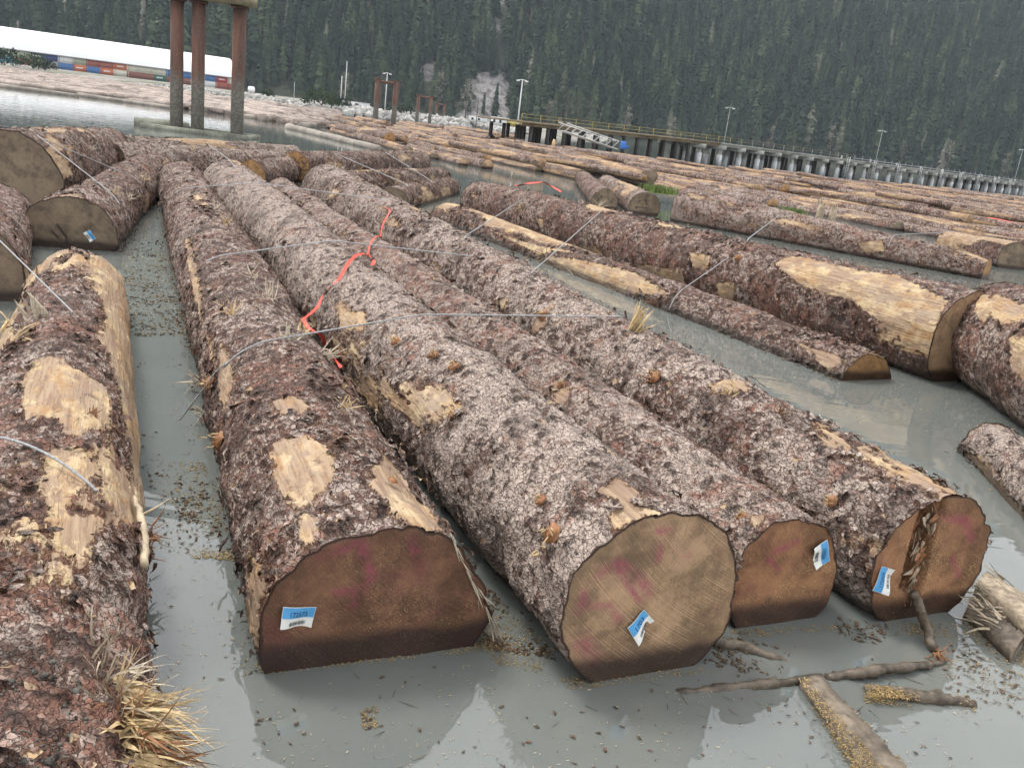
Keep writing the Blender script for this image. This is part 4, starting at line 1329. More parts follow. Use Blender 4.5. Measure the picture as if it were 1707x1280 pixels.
# ------------------------------------------------------------------ the far log raft
M['raft_brown'] = bark_mat('raft_brown', .50, .60, .6, .5, bump=1.5)
M['raft_peach'] = bark_mat('raft_peach', .50, .55, .6, .5, wood=(.45, .31, .17), bump=1.5)
def simple_log(L, r0, r1, seed, bark, end, rand, nth=20, nx=16):
    X, T = np.meshgrid(np.linspace(0, L, nx), np.arange(nth) * 2 * np.pi / nth, indexing='ij')
    X, T = X.ravel(), T.ravel()
    R = r0 + (r1 - r0) * X / L
    c, s_ = np.cos(T), np.sin(T)
    R = R * (1 + .22 * (fbm(np.stack([X * .5, c * 1.3 + seed, s_ * 1.3], 1), seed, 3) - .5)) + .03 * (fbm(np.stack([X * 3, c * 3 + seed, s_ * 3], 1), seed + 3, 2) - .5)
    peel = np.clip((fbm(np.stack([X * .5, c * 1.2 + seed, s_ * 1.2], 1), seed + 11, 4) - (.70 - .25 * rand)) * 6 + .5, 0, 1)
    bow = .12 * np.sin(X / L * math.pi) * math.sin(seed)
    V = np.stack([X, R * c + bow, R * s_], 1)
    F = np.array([[i * nth + j, i * nth + (j + 1) % nth, (i + 1) * nth + (j + 1) % nth, (i + 1) * nth + j] for i in range(nx - 1) for j in range(nth)])[:, ::-1]
    V = np.concatenate([V, [[0, 0, 0], [L, bow[-1], 0]]])
    n0 = nx * nth
    F0 = np.array([[n0, j, (j + 1) % nth] for j in range(nth)]); F1 = np.array([[n0 + 1, (nx - 1) * nth + (j + 1) % nth, (nx - 1) * nth + j] for j in range(nth)])
    rad = np.concatenate([np.ones(n0), [0, 0]])
    return V, [F, F0, F1], rad, np.concatenate([peel, [0, 0]])
TL = []
for i in range(16):
    L_ = random.uniform(9, 15); r0 = random.uniform(.17, .35); r1 = r0 * random.uniform(.65, 1.0)
    if i % 3 == 0: r0, r1 = r1, r0
    peach = i >= 8
    V, F, rad, pe = simple_log(L_, r0, r1, 50 + i, None, None, random.uniform(.45, .95) if peach else random.uniform(.1, .5))
    me = mesh('raft_log', V, F, [M['raft_peach' if peach else 'raft_brown'], M[['end_warm', 'end_grey', 'end_tan'][i % 3]]], True, {'peel': pe, 'rad': rad * .9},
              np.concatenate([np.zeros(len(F[0])), np.ones(len(F[1]) + len(F[2]))]))
    TL.append((me, L_, max(r0, r1), V, F, pe))
RU = np.array([-.42, .907]); RV = np.array([.907, .42])
def inpoly(p, poly):
    return sd_poly(np.array([p]), poly)[0] < 0
RAFT = np.array([at(x, y)[:2] for x, y in [(545, 206), (640, 210), (720, 212), (800, 222), (875, 243), (1100, 274), (1300, 302), (1500, 319), (1800, 347), (1860, 440), (1720, 412), (1600, 392), (1480, 380), (1300, 348), (1120, 318), (1060, 308), (960, 290), (840, 276), (720, 264), (650, 250), (560, 228)]])
wv = RAFT @ RV; su = RAFT @ RU
rows_, cand = [], []
w = wv.min()
rr_ = random.Random(3)
while w < wv.max():
    s_ = su.min() + rr_.uniform(0, 8)
    while s_ < su.max():
        k = rr_.randrange(16)
        L_, r_ = TL[k][1], TL[k][2]
        mid_ = RU * (s_ + L_ / 2) + RV * w
        st = RU * (s_ + .6) + RV * w
        if inpoly(mid_, RAFT) or (inpoly(st, RAFT) and rr_.random() < .6):
            cand.append([s_, w, k])
        s_ += L_ + rr_.uniform(.0, .5)
    w += rr_.uniform(.36, .56)
def depth_of(c): return (RU * (c[0] + TL[c[2]][1] / 2) + RV * c[1])[1]
placed = []
for c in cand:
    p = RU * c[0] + RV * c[1]
    d = p[1]
    far = d / (45 + .35 * p[0]) 
    k = c[2] % 8 + (8 if rr_.random() < min(.85, max(.22, far - .40)) else 0)
    placed.append((d, p, k, rr_.gauss(0, .035), rr_.uniform(-.08, .16) + (.34 if rr_.random() < .13 else 0), rr_.uniform(0, 6.28), p[0]))
placed.sort(key=lambda t: t[0])
print('raft logs', len(placed))
def raft_label(px, py, k, z):
    what = 'pale peeled' if k >= 8 else 'brown barked'
    if z > .25: what += ' log atop others'
    else: what += ' log'
    where = ('in the raft left of the gangway' if px < 940 else 'in the raft between gangway and mid-pier pole' if px < 1210 else 'in the raft right of the mid-pier pole')
    return '%s %s' % (what, where)
rest_v, rest_f, rest_p, rb = [], [[], []], [], 0
rcount = {}
for i, (d, p, k, da, z, spin, _) in enumerate(placed):
    me, L_, r_, V, F, pe = TL[k]
    a = math.atan2(RU[1], RU[0]) + da
    if i < 300:
        o = obj('raft_log', me, loc=(p[0], p[1], z))
        o.rotation_euler = (0, 0, 0)
        o.rotation_euler = Matrix.Rotation(a, 3, 'Z').to_euler()
        o.rotation_euler = (Matrix.Rotation(a, 3, 'Z') @ Matrix.Rotation(rr_.gauss(0, .008), 3, 'Y') @ Matrix.Rotation(spin, 3, 'X')).to_euler()
        x_, y_, _d = to_px((p[0] + RU[0] * L_ / 2, p[1] + RU[1] * L_ / 2, z))
        lb = raft_label(x_, y_, k, z); rcount[lb] = rcount.get(lb, 0) + 1
        what_, where_ = lb.split(' in the raft ')
        tag(o, '%s, %s from front in raft %s' % (what_, ordinal(rcount[lb]), where_), 'log', 'logs of the far raft')
    else:
        ca, sa = math.cos(a), math.sin(a)
        q = np.column_stack([p[0] + V[:, 0] * ca - V[:, 1] * sa, p[1] + V[:, 0] * sa + V[:, 1] * ca, V[:, 2] + z])
        rest_v.append(q); rest_f[0].append(F[0] + rb); rest_f[1] += [F[1] + rb, F[2] + rb]; rest_p.append(pe); rb += len(V)
if rest_v:
    obj('distant_raft_logs', mesh('distant_raft_logs', np.concatenate(rest_v), [np.concatenate(rest_f[0]), np.concatenate(rest_f[1])], M['raft_peach'], True, {'peel': np.concatenate(rest_p)}), kind='stuff')

# logs stranded along the left shore, too thin to tell apart
M['beach_log'] = simple('bleached_log', (.33, .27, .235), .85, .4, .6)
front = np.array([at(x, y)[:2] for x, y in [(-160, 124), (0, 143), (240, 172.5), (480, 206), (560, 205)]])
back = np.array([at(x, y)[:2] for x, y in [(-160, 101), (0, 119), (240, 152), (480, 184), (560, 193)]])
V_, F_, b_ = [], [], 0
for k in range(1500):
    u = RNG.random() * (len(front) - 1); i = int(u); f = u - i
    A_, B_ = front[i] * (1 - f) + front[i + 1] * f, back[i] * (1 - f) + back[i + 1] * f
    g = RNG.random() ** 1.6 * (1.0)
    c = A_ + (B_ - A_) * g
    tn_ = (front[i + 1] - front[i]); tn_ = tn_ / np.linalg.norm(tn_)
    a = math.atan2(tn_[1], tn_[0]) + RNG.normal(0, .07)
    L_ = RNG.uniform(5, 13); r_ = RNG.uniform(.12, .30); z = RNG.uniform(0, .30) + .5 * g
    d3 = np.array([math.cos(a), math.sin(a), RNG.normal(0, .008)]); s3 = np.array([-d3[1], d3[0], 0]); u3 = np.array([0, 0, 1.0])
    c3 = np.array([c[0], c[1], z])
    th8 = np.arange(7) * 2 * np.pi / 7
    ring = np.cos(th8)[:, None] * s3 + np.sin(th8)[:, None] * u3
    V_.append(np.concatenate([c3 - d3 * L_ / 2 + ring * r_, c3 + d3 * L_ / 2 + ring * r_ * .75, [c3 - d3 * L_ / 2], [c3 + d3 * L_ / 2]]))
    F_.append(np.array([[j, (j + 1) % 7, 7 + (j + 1) % 7] for j in range(7)] + [[j, 7 + (j + 1) % 7, 7 + j] for j in range(7)] + [[14, (j + 1) % 7, j] for j in range(7)] + [[15, 7 + j, 7 + (j + 1) % 7] for j in range(7)]) + b_)
    b_ += 16
obj('stranded_logs', mesh('stranded_logs', np.concatenate(V_), np.concatenate(F_), M['beach_log'], True), kind='stuff')
M['boomstick'] = simple('boom_stick', (.27, .24, .205), .8, .3, .8)
def boom(px0, py0, px1, py1, r, label):
    a, b = at(px0, py0), at(px1, py1)
    n_ = 9
    pts = np.array([a + (b - a) * i / (n_ - 1) + np.array([0, 0, r * .35]) for i in range(n_)])
    pts[:, :2] += RNG.normal(0, .05, (n_, 2))
    mb = MB(); mb.tube(pts - a, r * (1 - .25 * np.linspace(0, 1, n_)) * RNG.uniform(.92, 1.08, n_), 12)
    mb.build('boom_log', M['boomstick'], None, True, loc=a, label=label, cat='log')
boom(0, 146, 130, 162, .22, 'pale boom log edging the stranded logs, leftmost stretch')
boom(132, 161, 300, 184, .22, 'pale boom log edging the stranded logs, left of the rusty piles')
boom(402, 196, 560, 212, .22, 'pale boom log edging the stranded logs, right of the rusty piles')
boom(482, 215, 632, 252, .24, 'long pale boom log closing the raft left of the pile frames')
boom(500, 212, 610, 214, .25, 'short pale boom log behind the long one at the raft corner')

# ------------------------------------------------------------------ splinters, knots, tags on the near logs
def splinter_geo(mb, p, d, length, w, bend, rng, seg=4):
    d = d / np.linalg.norm(d)
    side = np.cross(d, rng.normal(0, 1, 3)); side /= np.linalg.norm(side) + 1e-9
    pts = [p]
    for k in range(seg):
        d = d + side * bend / seg; d /= np.linalg.norm(d)
        pts.append(pts[-1] + d * length / seg)
    rr = w * np.array([.9, 1.0, .75, .5, .12])[:seg + 1]
    mb.tube(pts, rr, 4, False)

def strand_geo(mb, p, d, length, w, rng, droop=.5, curl=.5, seg=6):
    """flat torn fibre strip that curls and sags"""
    d = d / np.linalg.norm(d)
    f = rng.normal(0, 1, 3); f -= f @ d * d; f /= np.linalg.norm(f)
    side = np.cross(d, f); cv = rng.normal(0, curl) 
    V = []
    ws = w * np.array([1.0, 1.1, .95, .8, .6, .35, .08])
    for k in range(seg + 1):
        V += [p - f * ws[k], p + f * ws[k] + side * w * .3]
        d = d + side * cv / seg + f * rng.normal(0, .10) + droop; d = d / np.linalg.norm(d)
        p = p + d * length / seg
    mb.add(V, [[2 * k, 2 * k + 1, 2 * k + 3, 2 * k + 2] for k in range(seg)])

def fray(key, pxs, n, length, lean, spread, w, mat, seed, lab, droop=-.12, jit=.012, name='frayed_end'):
    """torn fibres growing out of the log between two places, all swept one way"""
    lg = LOGS[key]; rng = np.random.default_rng(seed); mb = MB()
    qa, qb = lg.clos(*pxs[0]), lg.clos(*pxs[1])
    ln = np.array(lean, float) @ lg.fr.T; dn_ = np.array([0, 0, droop]) @ lg.fr.T
    for i in range(n):
        u = rng.random(); q = qa * (1 - u) + qb * u
        nrm = np.array([0, q[1], q[2]]); nrm /= np.linalg.norm(nrm)
        d = nrm * .35 + ln + rng.normal(0, spread, 3)
        strand_geo(mb, q - nrm * .01 + rng.normal(0, jit, 3), d, length * rng.uniform(.3, 1.1), w * rng.uniform(.35, 1.6), rng, dn_, .95)
    o = mb.build(name, M[mat], lg.root)
    if lab: o['label'] = lab
    return o

def tuft(key, px, py, n, length, mat='splinter', spread=.7, lean=(0, 0, 0), w=.004, bend=.5, seed=0, name='splinter_tuft', lab=None, jit=.02):
    lg = LOGS[key]
    rng = np.random.default_rng(seed + int(px))
    q = lg.clos(px, py)
    nrm = np.array([0, q[1], q[2]]); nrm /= np.linalg.norm(nrm)
    ln = np.array(lean) @ lg.fr.T
    mb = MB()
    for i in range(n):
        d = nrm * .8 + ln + rng.normal(0, spread, 3) * .6
        if d @ nrm < .08: d = d + nrm * (.12 - d @ nrm)
        splinter_geo(mb, q - nrm * .012 + rng.normal(0, jit, 3), d, length * rng.uniform(.35, 1.1), w * rng.uniform(.5, 1.6), rng.normal(0, bend), rng)
    o = mb.build(name, M[mat], lg.root, False)
    if lab: o['label'] = lab
    return o

def knot(key, px, py, r, seed=0):
    lg = LOGS[key]; rng = np.random.default_rng(seed + int(px))
    q = lg.clos(px, py); nrm = np.array([0, q[1], q[2]]); nrm /= np.linalg.norm(nrm)
    e1 = np.array([1.0, 0, 0]); e2 = np.cross(nrm, e1)
    nu, nv = 14, 6
    V, F = [], []
    for i in range(nv):
        ph = i / (nv - 1) * 1.5
        for j in range(nu):
            a = j * 6.283 / nu
            rad = r * math.cos(ph) * rng.uniform(.78, 1.2); h = r * .75 * math.sin(ph) * rng.uniform(.75, 1.2)
            V.append(q + (e1 * math.cos(a) + e2 * math.sin(a)) * rad + nrm * (h - .006))
    for i in range(nv - 1):
        for j in range(nu): F.append([i * nu + j, i * nu + (j + 1) % nu, (i + 1) * nu + (j + 1) % nu, (i + 1) * nu + j])
    V.append(q + nrm * r * .7)
    o = obj('knot_stub', mesh('knot_stub', V, [np.array(F), np.array([[(nv - 1) * nu + j, (nv - 1) * nu + (j + 1) % nu, nv * nu] for j in range(nu)])], M['splinter_rust']), lg.root)
    mb = MB()
    for i in range(12):
        splinter_geo(mb, q + nrm * r * .3 + rng.normal(0, r * .4, 3), nrm + rng.normal(0, .7, 3), r * rng.uniform(.5, 1.3), r * .08, rng.normal(0, .4), rng)
    mb.build('splinters', M['splinter'], o)

for (k, px, py, r) in [('B', 920, 888, .040), ('B', 901, 832, .027), ('B', 755, 690, .034), ('B', 722, 592, .036), ('B', 757, 611, .036), ('B', 660, 568, .036), ('D', 1092, 628, .045),
                       ('C', 1236, 860, .026), ('D', 1385, 835, .03), ('A', 655, 800, .022), ('D', 905, 525, .05), ('C', 935, 640, .03), ('N', 1230, 430, .05), ('A', 350, 640, .05), ('A', 365, 735, .05)]:
    knot(k, px, py, r)
for i, (px, py, n, l) in enumerate([(377, 372, 16, .20), (422, 464, 16, .17), (447, 497, 26, .19), (388, 523, 12, .17), (481, 564, 18, .15), (543, 592, 22, .15), (573, 678, 12, .09), (360, 350, 10, .18), (320, 330, 8, .16), (505, 555, 12, .12), (300, 640, 14, .16), (335, 690, 10, .14)]):
    tuft('A', px, py, n, l, 'splinter_grey' if i % 3 else 'splinter', .8, seed=i)
tuft('B', 905, 915, 6, .07, 'splinter', .3, (-.1, -.5, -.3), .006)
tuft('D', 1053, 549, 26, .22, 'splinter', .45, (.6, .2, .4), .009, .3)
tuft('D', 1085, 632, 14, .10, 'splinter_rust', .8)
tuft('D', 1215, 655, 10, .12, 'splinter', .6)
tuft('D', 1300, 690, 10, .10, 'splinter_rust', .6)
tuft('O', 955, 462, 12, .25, 'splinter_grey', .7)
tuft('O', 1090, 505, 14, .22, 'splinter_rust', .9)
tuft('O', 905, 425, 12, .25, 'splinter', .8)
tuft('N', 870, 345, 12, .25, 'splinter', .8)
fray('E', [(0, 530), (30, 565)], 110, .20, (.8, .0, .0), .35, .004, 'splinter', 6, 'tuft of torn strands')
tuft('E', 62, 525, 14, .16, 'splinter_grey', .35, (.2, -.3, .2), .012, .2, jit=.04)
tuft('E', 150, 690, 10, .08, 'splinter_rust', .6)
fray('E', [(160, 1090), (190, 1190)], 60, .16, (-.1, -.25, .25), .24, .0032, 'slab_pale', 1, 'upright brown torn strips', -.05)
fray('E', [(190, 1130), (215, 1260)], 150, .20, (.75, -.15, .0), .48, .0045, 'splinter', 2, 'brush of torn yellow wood strands')
fray('E', [(200, 1180), (230, 1275)], 150, .22, (.85, -.35, -.2), .45, .004, 'splinter_rust', 3, 'brown inner strands of the torn end')
fray('E', [(215, 1150), (235, 1275)], 170, .24, (.95, -.25, -.15), .46, .0032, 'splinter', 4, 'longest drooping yellow strands', -.10)
fray('E', [(215, 1100), (230, 1200)], 60, .12, (.7, .1, .1), .35, .0025, 'splinter_grey', 5, 'short pale fibres')
tuft('E', 245, 900, 30, .10, 'splinter_rust', .8, (.3, 0, -.2), .004, .6, jit=.03)
for i, (px, py) in enumerate([(600, 285), (560, 282), (640, 290), (690, 300), (720, 300), (215, 330), (190, 320), (480, 262), (240, 300), (150, 250), (320, 250), (1330, 350), (1460, 380), (1000, 345), (1150, 375)]):
    h_ = any_hit(px, py)
    if h_: tuft(h_[1], px, py, 10, .2, 'splinter_grey' if i % 2 else 'splinter', .9, seed=i)

# torn strip along the right of the 172573 end
lg = LOGS['A']; mb = MB(); rng = np.random.default_rng(5)
for i in range(46):
    u = rng.random()
    px = 752 + (832 - 752) * u + rng.normal(0, 3); py = 888 + (1062 - 888) * u + rng.normal(0, 4)
    p = lg.face(px, py, rng.uniform(-.06, .01))
    d = lg.face(px + 26, py + 62, .03) - lg.face(px, py, 0)
    splinter_geo(mb, p, d + rng.normal(0, .02, 3), rng.uniform(.05, .14), rng.uniform(.002, .006), rng.normal(0, .3), rng)
mb.build('torn_edge', M['splinter_grey'], lg.root)

# broken hole in the red-brown end
lg = LOGS['D']; mb = MB(); mb2 = MB(); rng = np.random.default_rng(6)
for i in range(90):
    u = rng.random() ** .7
    px = 1562 - 48 * u + rng.normal(0, 11 * (1.2 - u)); py = 825 + 165 * u + rng.normal(0, 8)
    p = lg.face(px, py, rng.uniform(-.05, -.01))
    d = lg.face(px - 16 + rng.normal(0, 14), py + 40, .03 + .05 * u) - lg.face(px, py, 0)
    strand_geo(mb if i % 2 else mb2, p, d, rng.uniform(.03, .10), rng.uniform(.003, .012), rng, np.array([0, 0, -.05]), .3)
mb.build('broken_wood', M['slab_pale'], lg.root); mb2.build('broken_wood', M['splinter_rust'], lg.root)
mb = MB()
pts = [lg.wor(lg.face(1522, 985, .02)), lg.wor(lg.face(1535, 1020, .05)), at(1552, 1070, .04), at(1563, 1096, -.02)]
u_ = np.linspace(0, 1, 18); rg_ = np.random.default_rng(8)
mb.tube(np.stack([np.interp(u_, [0, .4, .8, 1], np.array(pts)[:, i]) for i in range(3)], 1) + rg_.normal(0, .003, (18, 3)), np.interp(u_, [0, .4, .8, 1], [.022, .028, .022, .014]) * rg_.uniform(.8, 1.15, 18), 9)
mb.build('broken_branch', M['wetwood'], None, True, label='broken wet branch leaning from the splintered log end into water', cat='branch')
mb = MB(); rng = np.random.default_rng(9)
for i in range(30): splinter_geo(mb, at(1562, 1092, .01) + rng.normal(0, .012, 3), np.array([.2, -.6, -.1]) + rng.normal(0, .5, 3), .06, .003, .3, rng)
mb.build('splinters', M['splinter_rust'], bpy.data.objects['broken_branch'])

# tags stapled to log ends: corner places in reading direction (top left, top right, bottom right, bottom left)
def log_tag(key, tl, tr, br, bl, number, label):
    lg = LOGS[key]
    q = [lg.face(*c, .012) for c in (tl, tr, br, bl)]
    def uv(u, v, off=0.0):
        p = (q[0] * (1 - u) + q[1] * u) * (1 - v) + (q[3] * (1 - u) + q[2] * u) * v
        curl = .010 * math.sin(u * 5.0 + v * 1.3) * (.3 + v) 
        return p - np.array([1.0, 0, 0]) * (off + curl)
    def sheet(name, u0, u1, v0, v1, mat, off, parent, nu=10, nv=4):
        V = [uv(u0 + (u1 - u0) * i / nu, v0 + (v1 - v0) * j / nv, off) for j in range(nv + 1) for i in range(nu + 1)]
        F = np.array([[j * (nu + 1) + i, j * (nu + 1) + i + 1, (j + 1) * (nu + 1) + i + 1, (j + 1) * (nu + 1) + i] for j in range(nv) for i in range(nu)])
        return obj(name, mesh(name, V, F, mat, True), parent)
    o = sheet('tag', 0, 1, 0, 1, M['tagpaper'], 0, lg.root); o['label'] = label
    sheet('blue_band', .015, .985, .03, .52, M['tagblue'], .0012, o)
    # barcode
    V, F = [], []
    u = .27; rng = random.Random(int(tl[0]))
    while u < .76:
        w_ = rng.choice((.012, .02, .03))
        b = len(V); V += [uv(u, .70, .0014), uv(u + w_, .70, .0014), uv(u + w_, .90, .0014), uv(u, .90, .0014)]; F.append([b, b + 1, b + 2, b + 3]); u += w_ + rng.choice((.014, .022))
    obj('barcode', mesh('barcode', V, np.array(F), M['ink']), o)
    if number:
        cu = bpy.data.curves.new('number', 'FONT'); cu.body = number; cu.size = 1.0
        tmp = bpy.data.objects.new('tmp', cu); COL.objects.link(tmp)
        dg = bpy.context.evaluated_depsgraph_get()
        me = bpy.data.meshes.new_from_object(tmp.evaluated_get(dg))
        bpy.data.objects.remove(tmp)
        co = np.array([v.co[:] for v in me.vertices])
        mn, mxx = co.min(0), co.max(0)
        for v in me.vertices:
            u_ = .25 + .52 * (v.co.x - mn[0]) / (mxx[0] - mn[0]); v_ = .47 - .25 * (v.co.y - mn[1]) / (mxx[1] - mn[1])
            v.co = uv(u_, v_, .0024)
        me.materials.clear(); me.materials.append(M['inkblue'])
        obj('number', me, o)
log_tag('A', (472, 1011), (528, 1012), (519, 1046), (466, 1046), '172573', 'blue and white paper tag numbered 172573')
log_tag('B', (1046, 1046), (1074, 1016), (1091, 1035), (1062, 1074), '1703', 'crumpled blue and white tag beginning 170')
log_tag('C', (1379, 899), (1384, 935), (1361, 950), (1354, 912), '170306', 'blue and white tag turned on its side')
log_tag('D', (1454, 984), (1471, 944), (1493, 950), (1478, 991), '172009', 'curled blue and white tag left of the broken hole')
log_tag('F', (150, 383.5), (160, 398), (150, 404), (139, 388.5), None, 'small blue and white tag')

# ------------------------------------------------------------------ cables and ribbon
def clear(p, rad):
    """lift a point out of any log it would cut through"""
    p = np.array(p, float)
    for _ in range(2):
        for lg in LOGS.values():
            q = lg.loc(p)
            if 0 < q[0] < lg.L:
                r = math.hypot(q[1], q[2]); R = lg.rad(q[0]) + rad
                if r < R:
                    k = R / max(r, .05)
                    p = lg.wor((q[0], q[1] * k, q[2] * k))
    return p
def spot(c):
    if len(c) == 3 and c[2] is not None: return at(c[0], c[1], c[2])
    h = any_hit(c[0], c[1])
    return LOGS[h[1]].wor(h[2]) if h else at(c[0], c[1], .01)
def draped(pts, rad, n=14):
    P3 = [spot(c) for c in pts]
    out = []
    for a, b in zip(P3[:-1], P3[1:]):
        for i in range(n):
            out.append(clear(a + (b - a) * i / n, rad))
    out.append(clear(P3[-1], rad))
    out = np.array(out)
    for _ in range(2):
        sm = out.copy(); sm[1:-1] = (out[:-2] + out[1:-1] * 2 + out[2:]) / 4
        out = np.array([clear(p, rad) for p in sm])
    return out
def cable(pts, label, r=.006):
    """taut wire between two places: the tightest line over whatever logs lie between"""
    a, b = spot(pts[0]), spot(pts[-1])
    u = np.linspace(0, 1, 260)
    P3 = a + (b - a) * u[:, None]
    h = np.full(len(u), -9.0); h[0], h[-1] = a[2] + .012, b[2] + .012
    for lg in LOGS.values():
        for i, p in enumerate(P3):
            q = lg.loc((p[0], p[1], lg.a[2]))
            if 0 < q[0] < lg.L:
                R_ = lg.rad(q[0]) + .012; k = lg.fr[1] @ np.array([0, 0, 1.0])
                if abs(q[1]) < R_:
                    ax_z = (lg.a + lg.fr[0] * q[0])[2]
                    h[i] = max(h[i], ax_z + math.sqrt(R_ * R_ - q[1] ** 2))
    hull = []
    for i in range(len(u)):
        if h[i] < -5: continue
        while len(hull) >= 2 and (hull[-1][1] - hull[-2][1]) * (u[i] - hull[-2][0]) <= (h[i] - hull[-2][1]) * (hull[-1][0] - hull[-2][0]): hull.pop()
        hull.append((u[i], h[i]))
    hull = np.array(hull)
    P3[:, 2] = np.interp(u, hull[:, 0], hull[:, 1]) + r
    c = P3[::3] if len(P3) % 3 == 1 else np.concatenate([P3[::3], P3[-1:]])
    mb = MB(); mb.tube(c - c[0], r * .75, 7); mb.build('steel_cable', M['steel'], None, True, loc=c[0], label=label, cat='cable', group='steel bundling cables')
cable([(-30, 415), (60, 478), (122, 526)], 'grey steel cable over the upper part of the left-edge log', .007)
cable([(-25, 735), (80, 782), (162, 828)], 'thick steel cable over the middle of the left-edge log', .0075)
cable([(290, 326), (345, 330), (480, 333), (560, 335), (640, 336)], 'uppermost steel cable across the four long parallel logs', .008)
cable([(345, 440), (400, 432), (520, 426), (640, 427), (785, 431)], 'middle steel cable across the four long parallel logs', .008)
cable([(372, 620), (520, 533), (690, 519), (860, 521), (1035, 532)], 'nearest steel cable across the four long parallel logs', .007)
cable([(300, 705, .01), (380, 610)], 'slack steel cable end hanging from the brown tagged log into water', .007)
cable([(885, 460), (940, 410), (1003, 353)], 'taut steel cable over the big right log, middle one of three', .008)
cable([(1112, 535), (1140, 500), (1214, 433)], 'taut steel cable over the big right log, nearest of three', .008)
cable([(772, 402), (800, 375), (845, 345), (870, 335)], 'taut steel cable over the big right log, farthest of three', .008)
cable([(62, 228), (110, 262), (200, 345)], 'steel cable from the huge left log down to the short tagged log', .008)
cable([(66, 232), (140, 262), (225, 300)], 'steel cable running right across the short tagged log', .008)
cable([(330, 243), (360, 268), (392, 280)], 'short steel cable over the grey log under the rusty piles', .009)
cable([(560, 258), (620, 283), (680, 312)], 'steel cable over the peeling logs left of the ribbon', .009)
cable([(642, 255), (680, 280), (720, 305)], 'thin steel cable over the far ends of the peeling logs', .009)
cable([(1478, 422), (1500, 402), (1545, 395), (1590, 388)], 'loose steel cable beside the pale log butt', .009)
cable([(1245, 405), (1270, 385), (1300, 360)], 'short steel cable over the tapering grey-red log', .009)

def ribbon(pts, label, w=.03, name='flagging_ribbon'):
    c = draped(pts, .03, 8)
    V, F = [], []
    rng = np.random.default_rng(len(pts))
    for i, p in enumerate(c):
        t_ = c[min(i + 1, len(c) - 1)] - c[max(i - 1, 0)]
        view = p - EYE
        s_ = np.cross(t_, np.array([0, 0, 1.0])); s_ /= np.linalg.norm(s_) + 1e-9
        tw = .5 * math.sin(i * .45) + rng.normal(0, .08)
        u_ = np.cross(s_, t_); u_ /= np.linalg.norm(u_) + 1e-9
        ww = w * (.55 + .45 * abs(math.cos(i * .31)))
        e = (s_ * math.cos(tw) + u_ * math.sin(tw)) * ww / 2
        V += [p - e - c[0], p + e - c[0], p - e - c[0] + u_ * .0015, p + e - c[0] + u_ * .0015]
    n_ = len(c)
    F = [[i * 4, i * 4 + 1, i * 4 + 5, i * 4 + 4] for i in range(n_ - 1)] + [[i * 4 + 2, i * 4 + 6, i * 4 + 7, i * 4 + 3] for i in range(n_ - 1)]
    return obj(name, mesh(name, V, np.array(F), M['ribbon'], True), loc=c[0], label=label, cat='ribbon')
rb_ = ribbon([(624, 336), (655, 355), (638, 392), (617, 428), (575, 468), (538, 505), (500, 538), (515, 560), (545, 576), (560, 590), (576, 612)], 'bright red flagging ribbon zigzagging across the four long logs', .026)
f_ = ribbon([(616, 427), (620, 448)], None, .04, 'ribbon_tail')
f_.parent = rb_; f_.location = Vector(f_.location) - Vector(rb_.location); del f_['category']
f_ = ribbon([(500, 538), (520, 561)], None, .035, 'ribbon_tail')
f_.parent = rb_; f_.location = Vector(f_.location) - Vector(rb_.location); del f_['category']
ribbon([(858, 310), (880, 306), (908, 303), (935, 320)], 'red flagging ribbon on the far end of the big right log', .10)
ribbon([(1580, 355, .6), (1630, 361, .6), (1707, 374, .6)], 'long red ribbon lying on the raft at the far right', .16)

# ------------------------------------------------------------------ floating things and debris
def stick(name, pts, rad, mat, label, cat, n=9):
    P0 = np.array([at(x, y, z) for x, y, z in pts])
    u0 = np.linspace(0, 1, len(P0)); u = np.linspace(0, 1, 26)
    rng = np.random.default_rng(int(pts[0][0]))
    P3 = np.stack([np.interp(u, u0, P0[:, i]) for i in range(3)], 1)
    wob = np.cumsum(rng.normal(0, 1, (26, 2)), 0); wob -= np.linspace(0, 1, 26)[:, None] * wob[-1]
    P3[:, :2] += wob * .004
    rad = np.interp(u, u0, rad) * rng.uniform(.7, 1.2, 26)
    mb = MB(); mb.tube(P3 - P3[0], rad, n)
    return mb.build(name, M[mat], None, True, loc=P3[0], label=label, cat=cat)
# stick lying on the left log
h0, h1 = LOGS['E'].clos(214, 832), LOGS['E'].clos(226, 950)
a, b = LOGS['E'].wor(h0 * np.array([1, 1.06, 1.06])), LOGS['E'].wor(h1 * np.array([1, 1.08, 1.08]))
mb = MB(); pts = np.array([a, a * .66 + b * .34 + [.012, 0, .01], a * .3 + b * .7 + [.012, 0, .012], b])
u_ = np.linspace(0, 1, 14); rg_ = np.random.default_rng(3)
pp_ = np.stack([np.interp(u_, [0, .34, .7, 1], (pts - a)[:, i]) for i in range(3)], 1) + rg_.normal(0, .0015, (14, 3))
mb.tube(pp_, np.interp(u_, [0, .34, .7, 1], [.006, .014, .016, .015]) * rg_.uniform(.88, 1.12, 14), 10)
st = mb.build('driftwood_stick', M['driftwood'], None, True, loc=a, label='pale smooth driftwood stick lying on the left-edge log', cat='stick')
mb = MB(); q0 = pts[1] - a; mb.tube([q0, q0 + [.05, .02, .03], q0 + [.09, .05, .06]], [.005, .004, .001], 6); mb.build('twig', M['driftwood'], st, True)
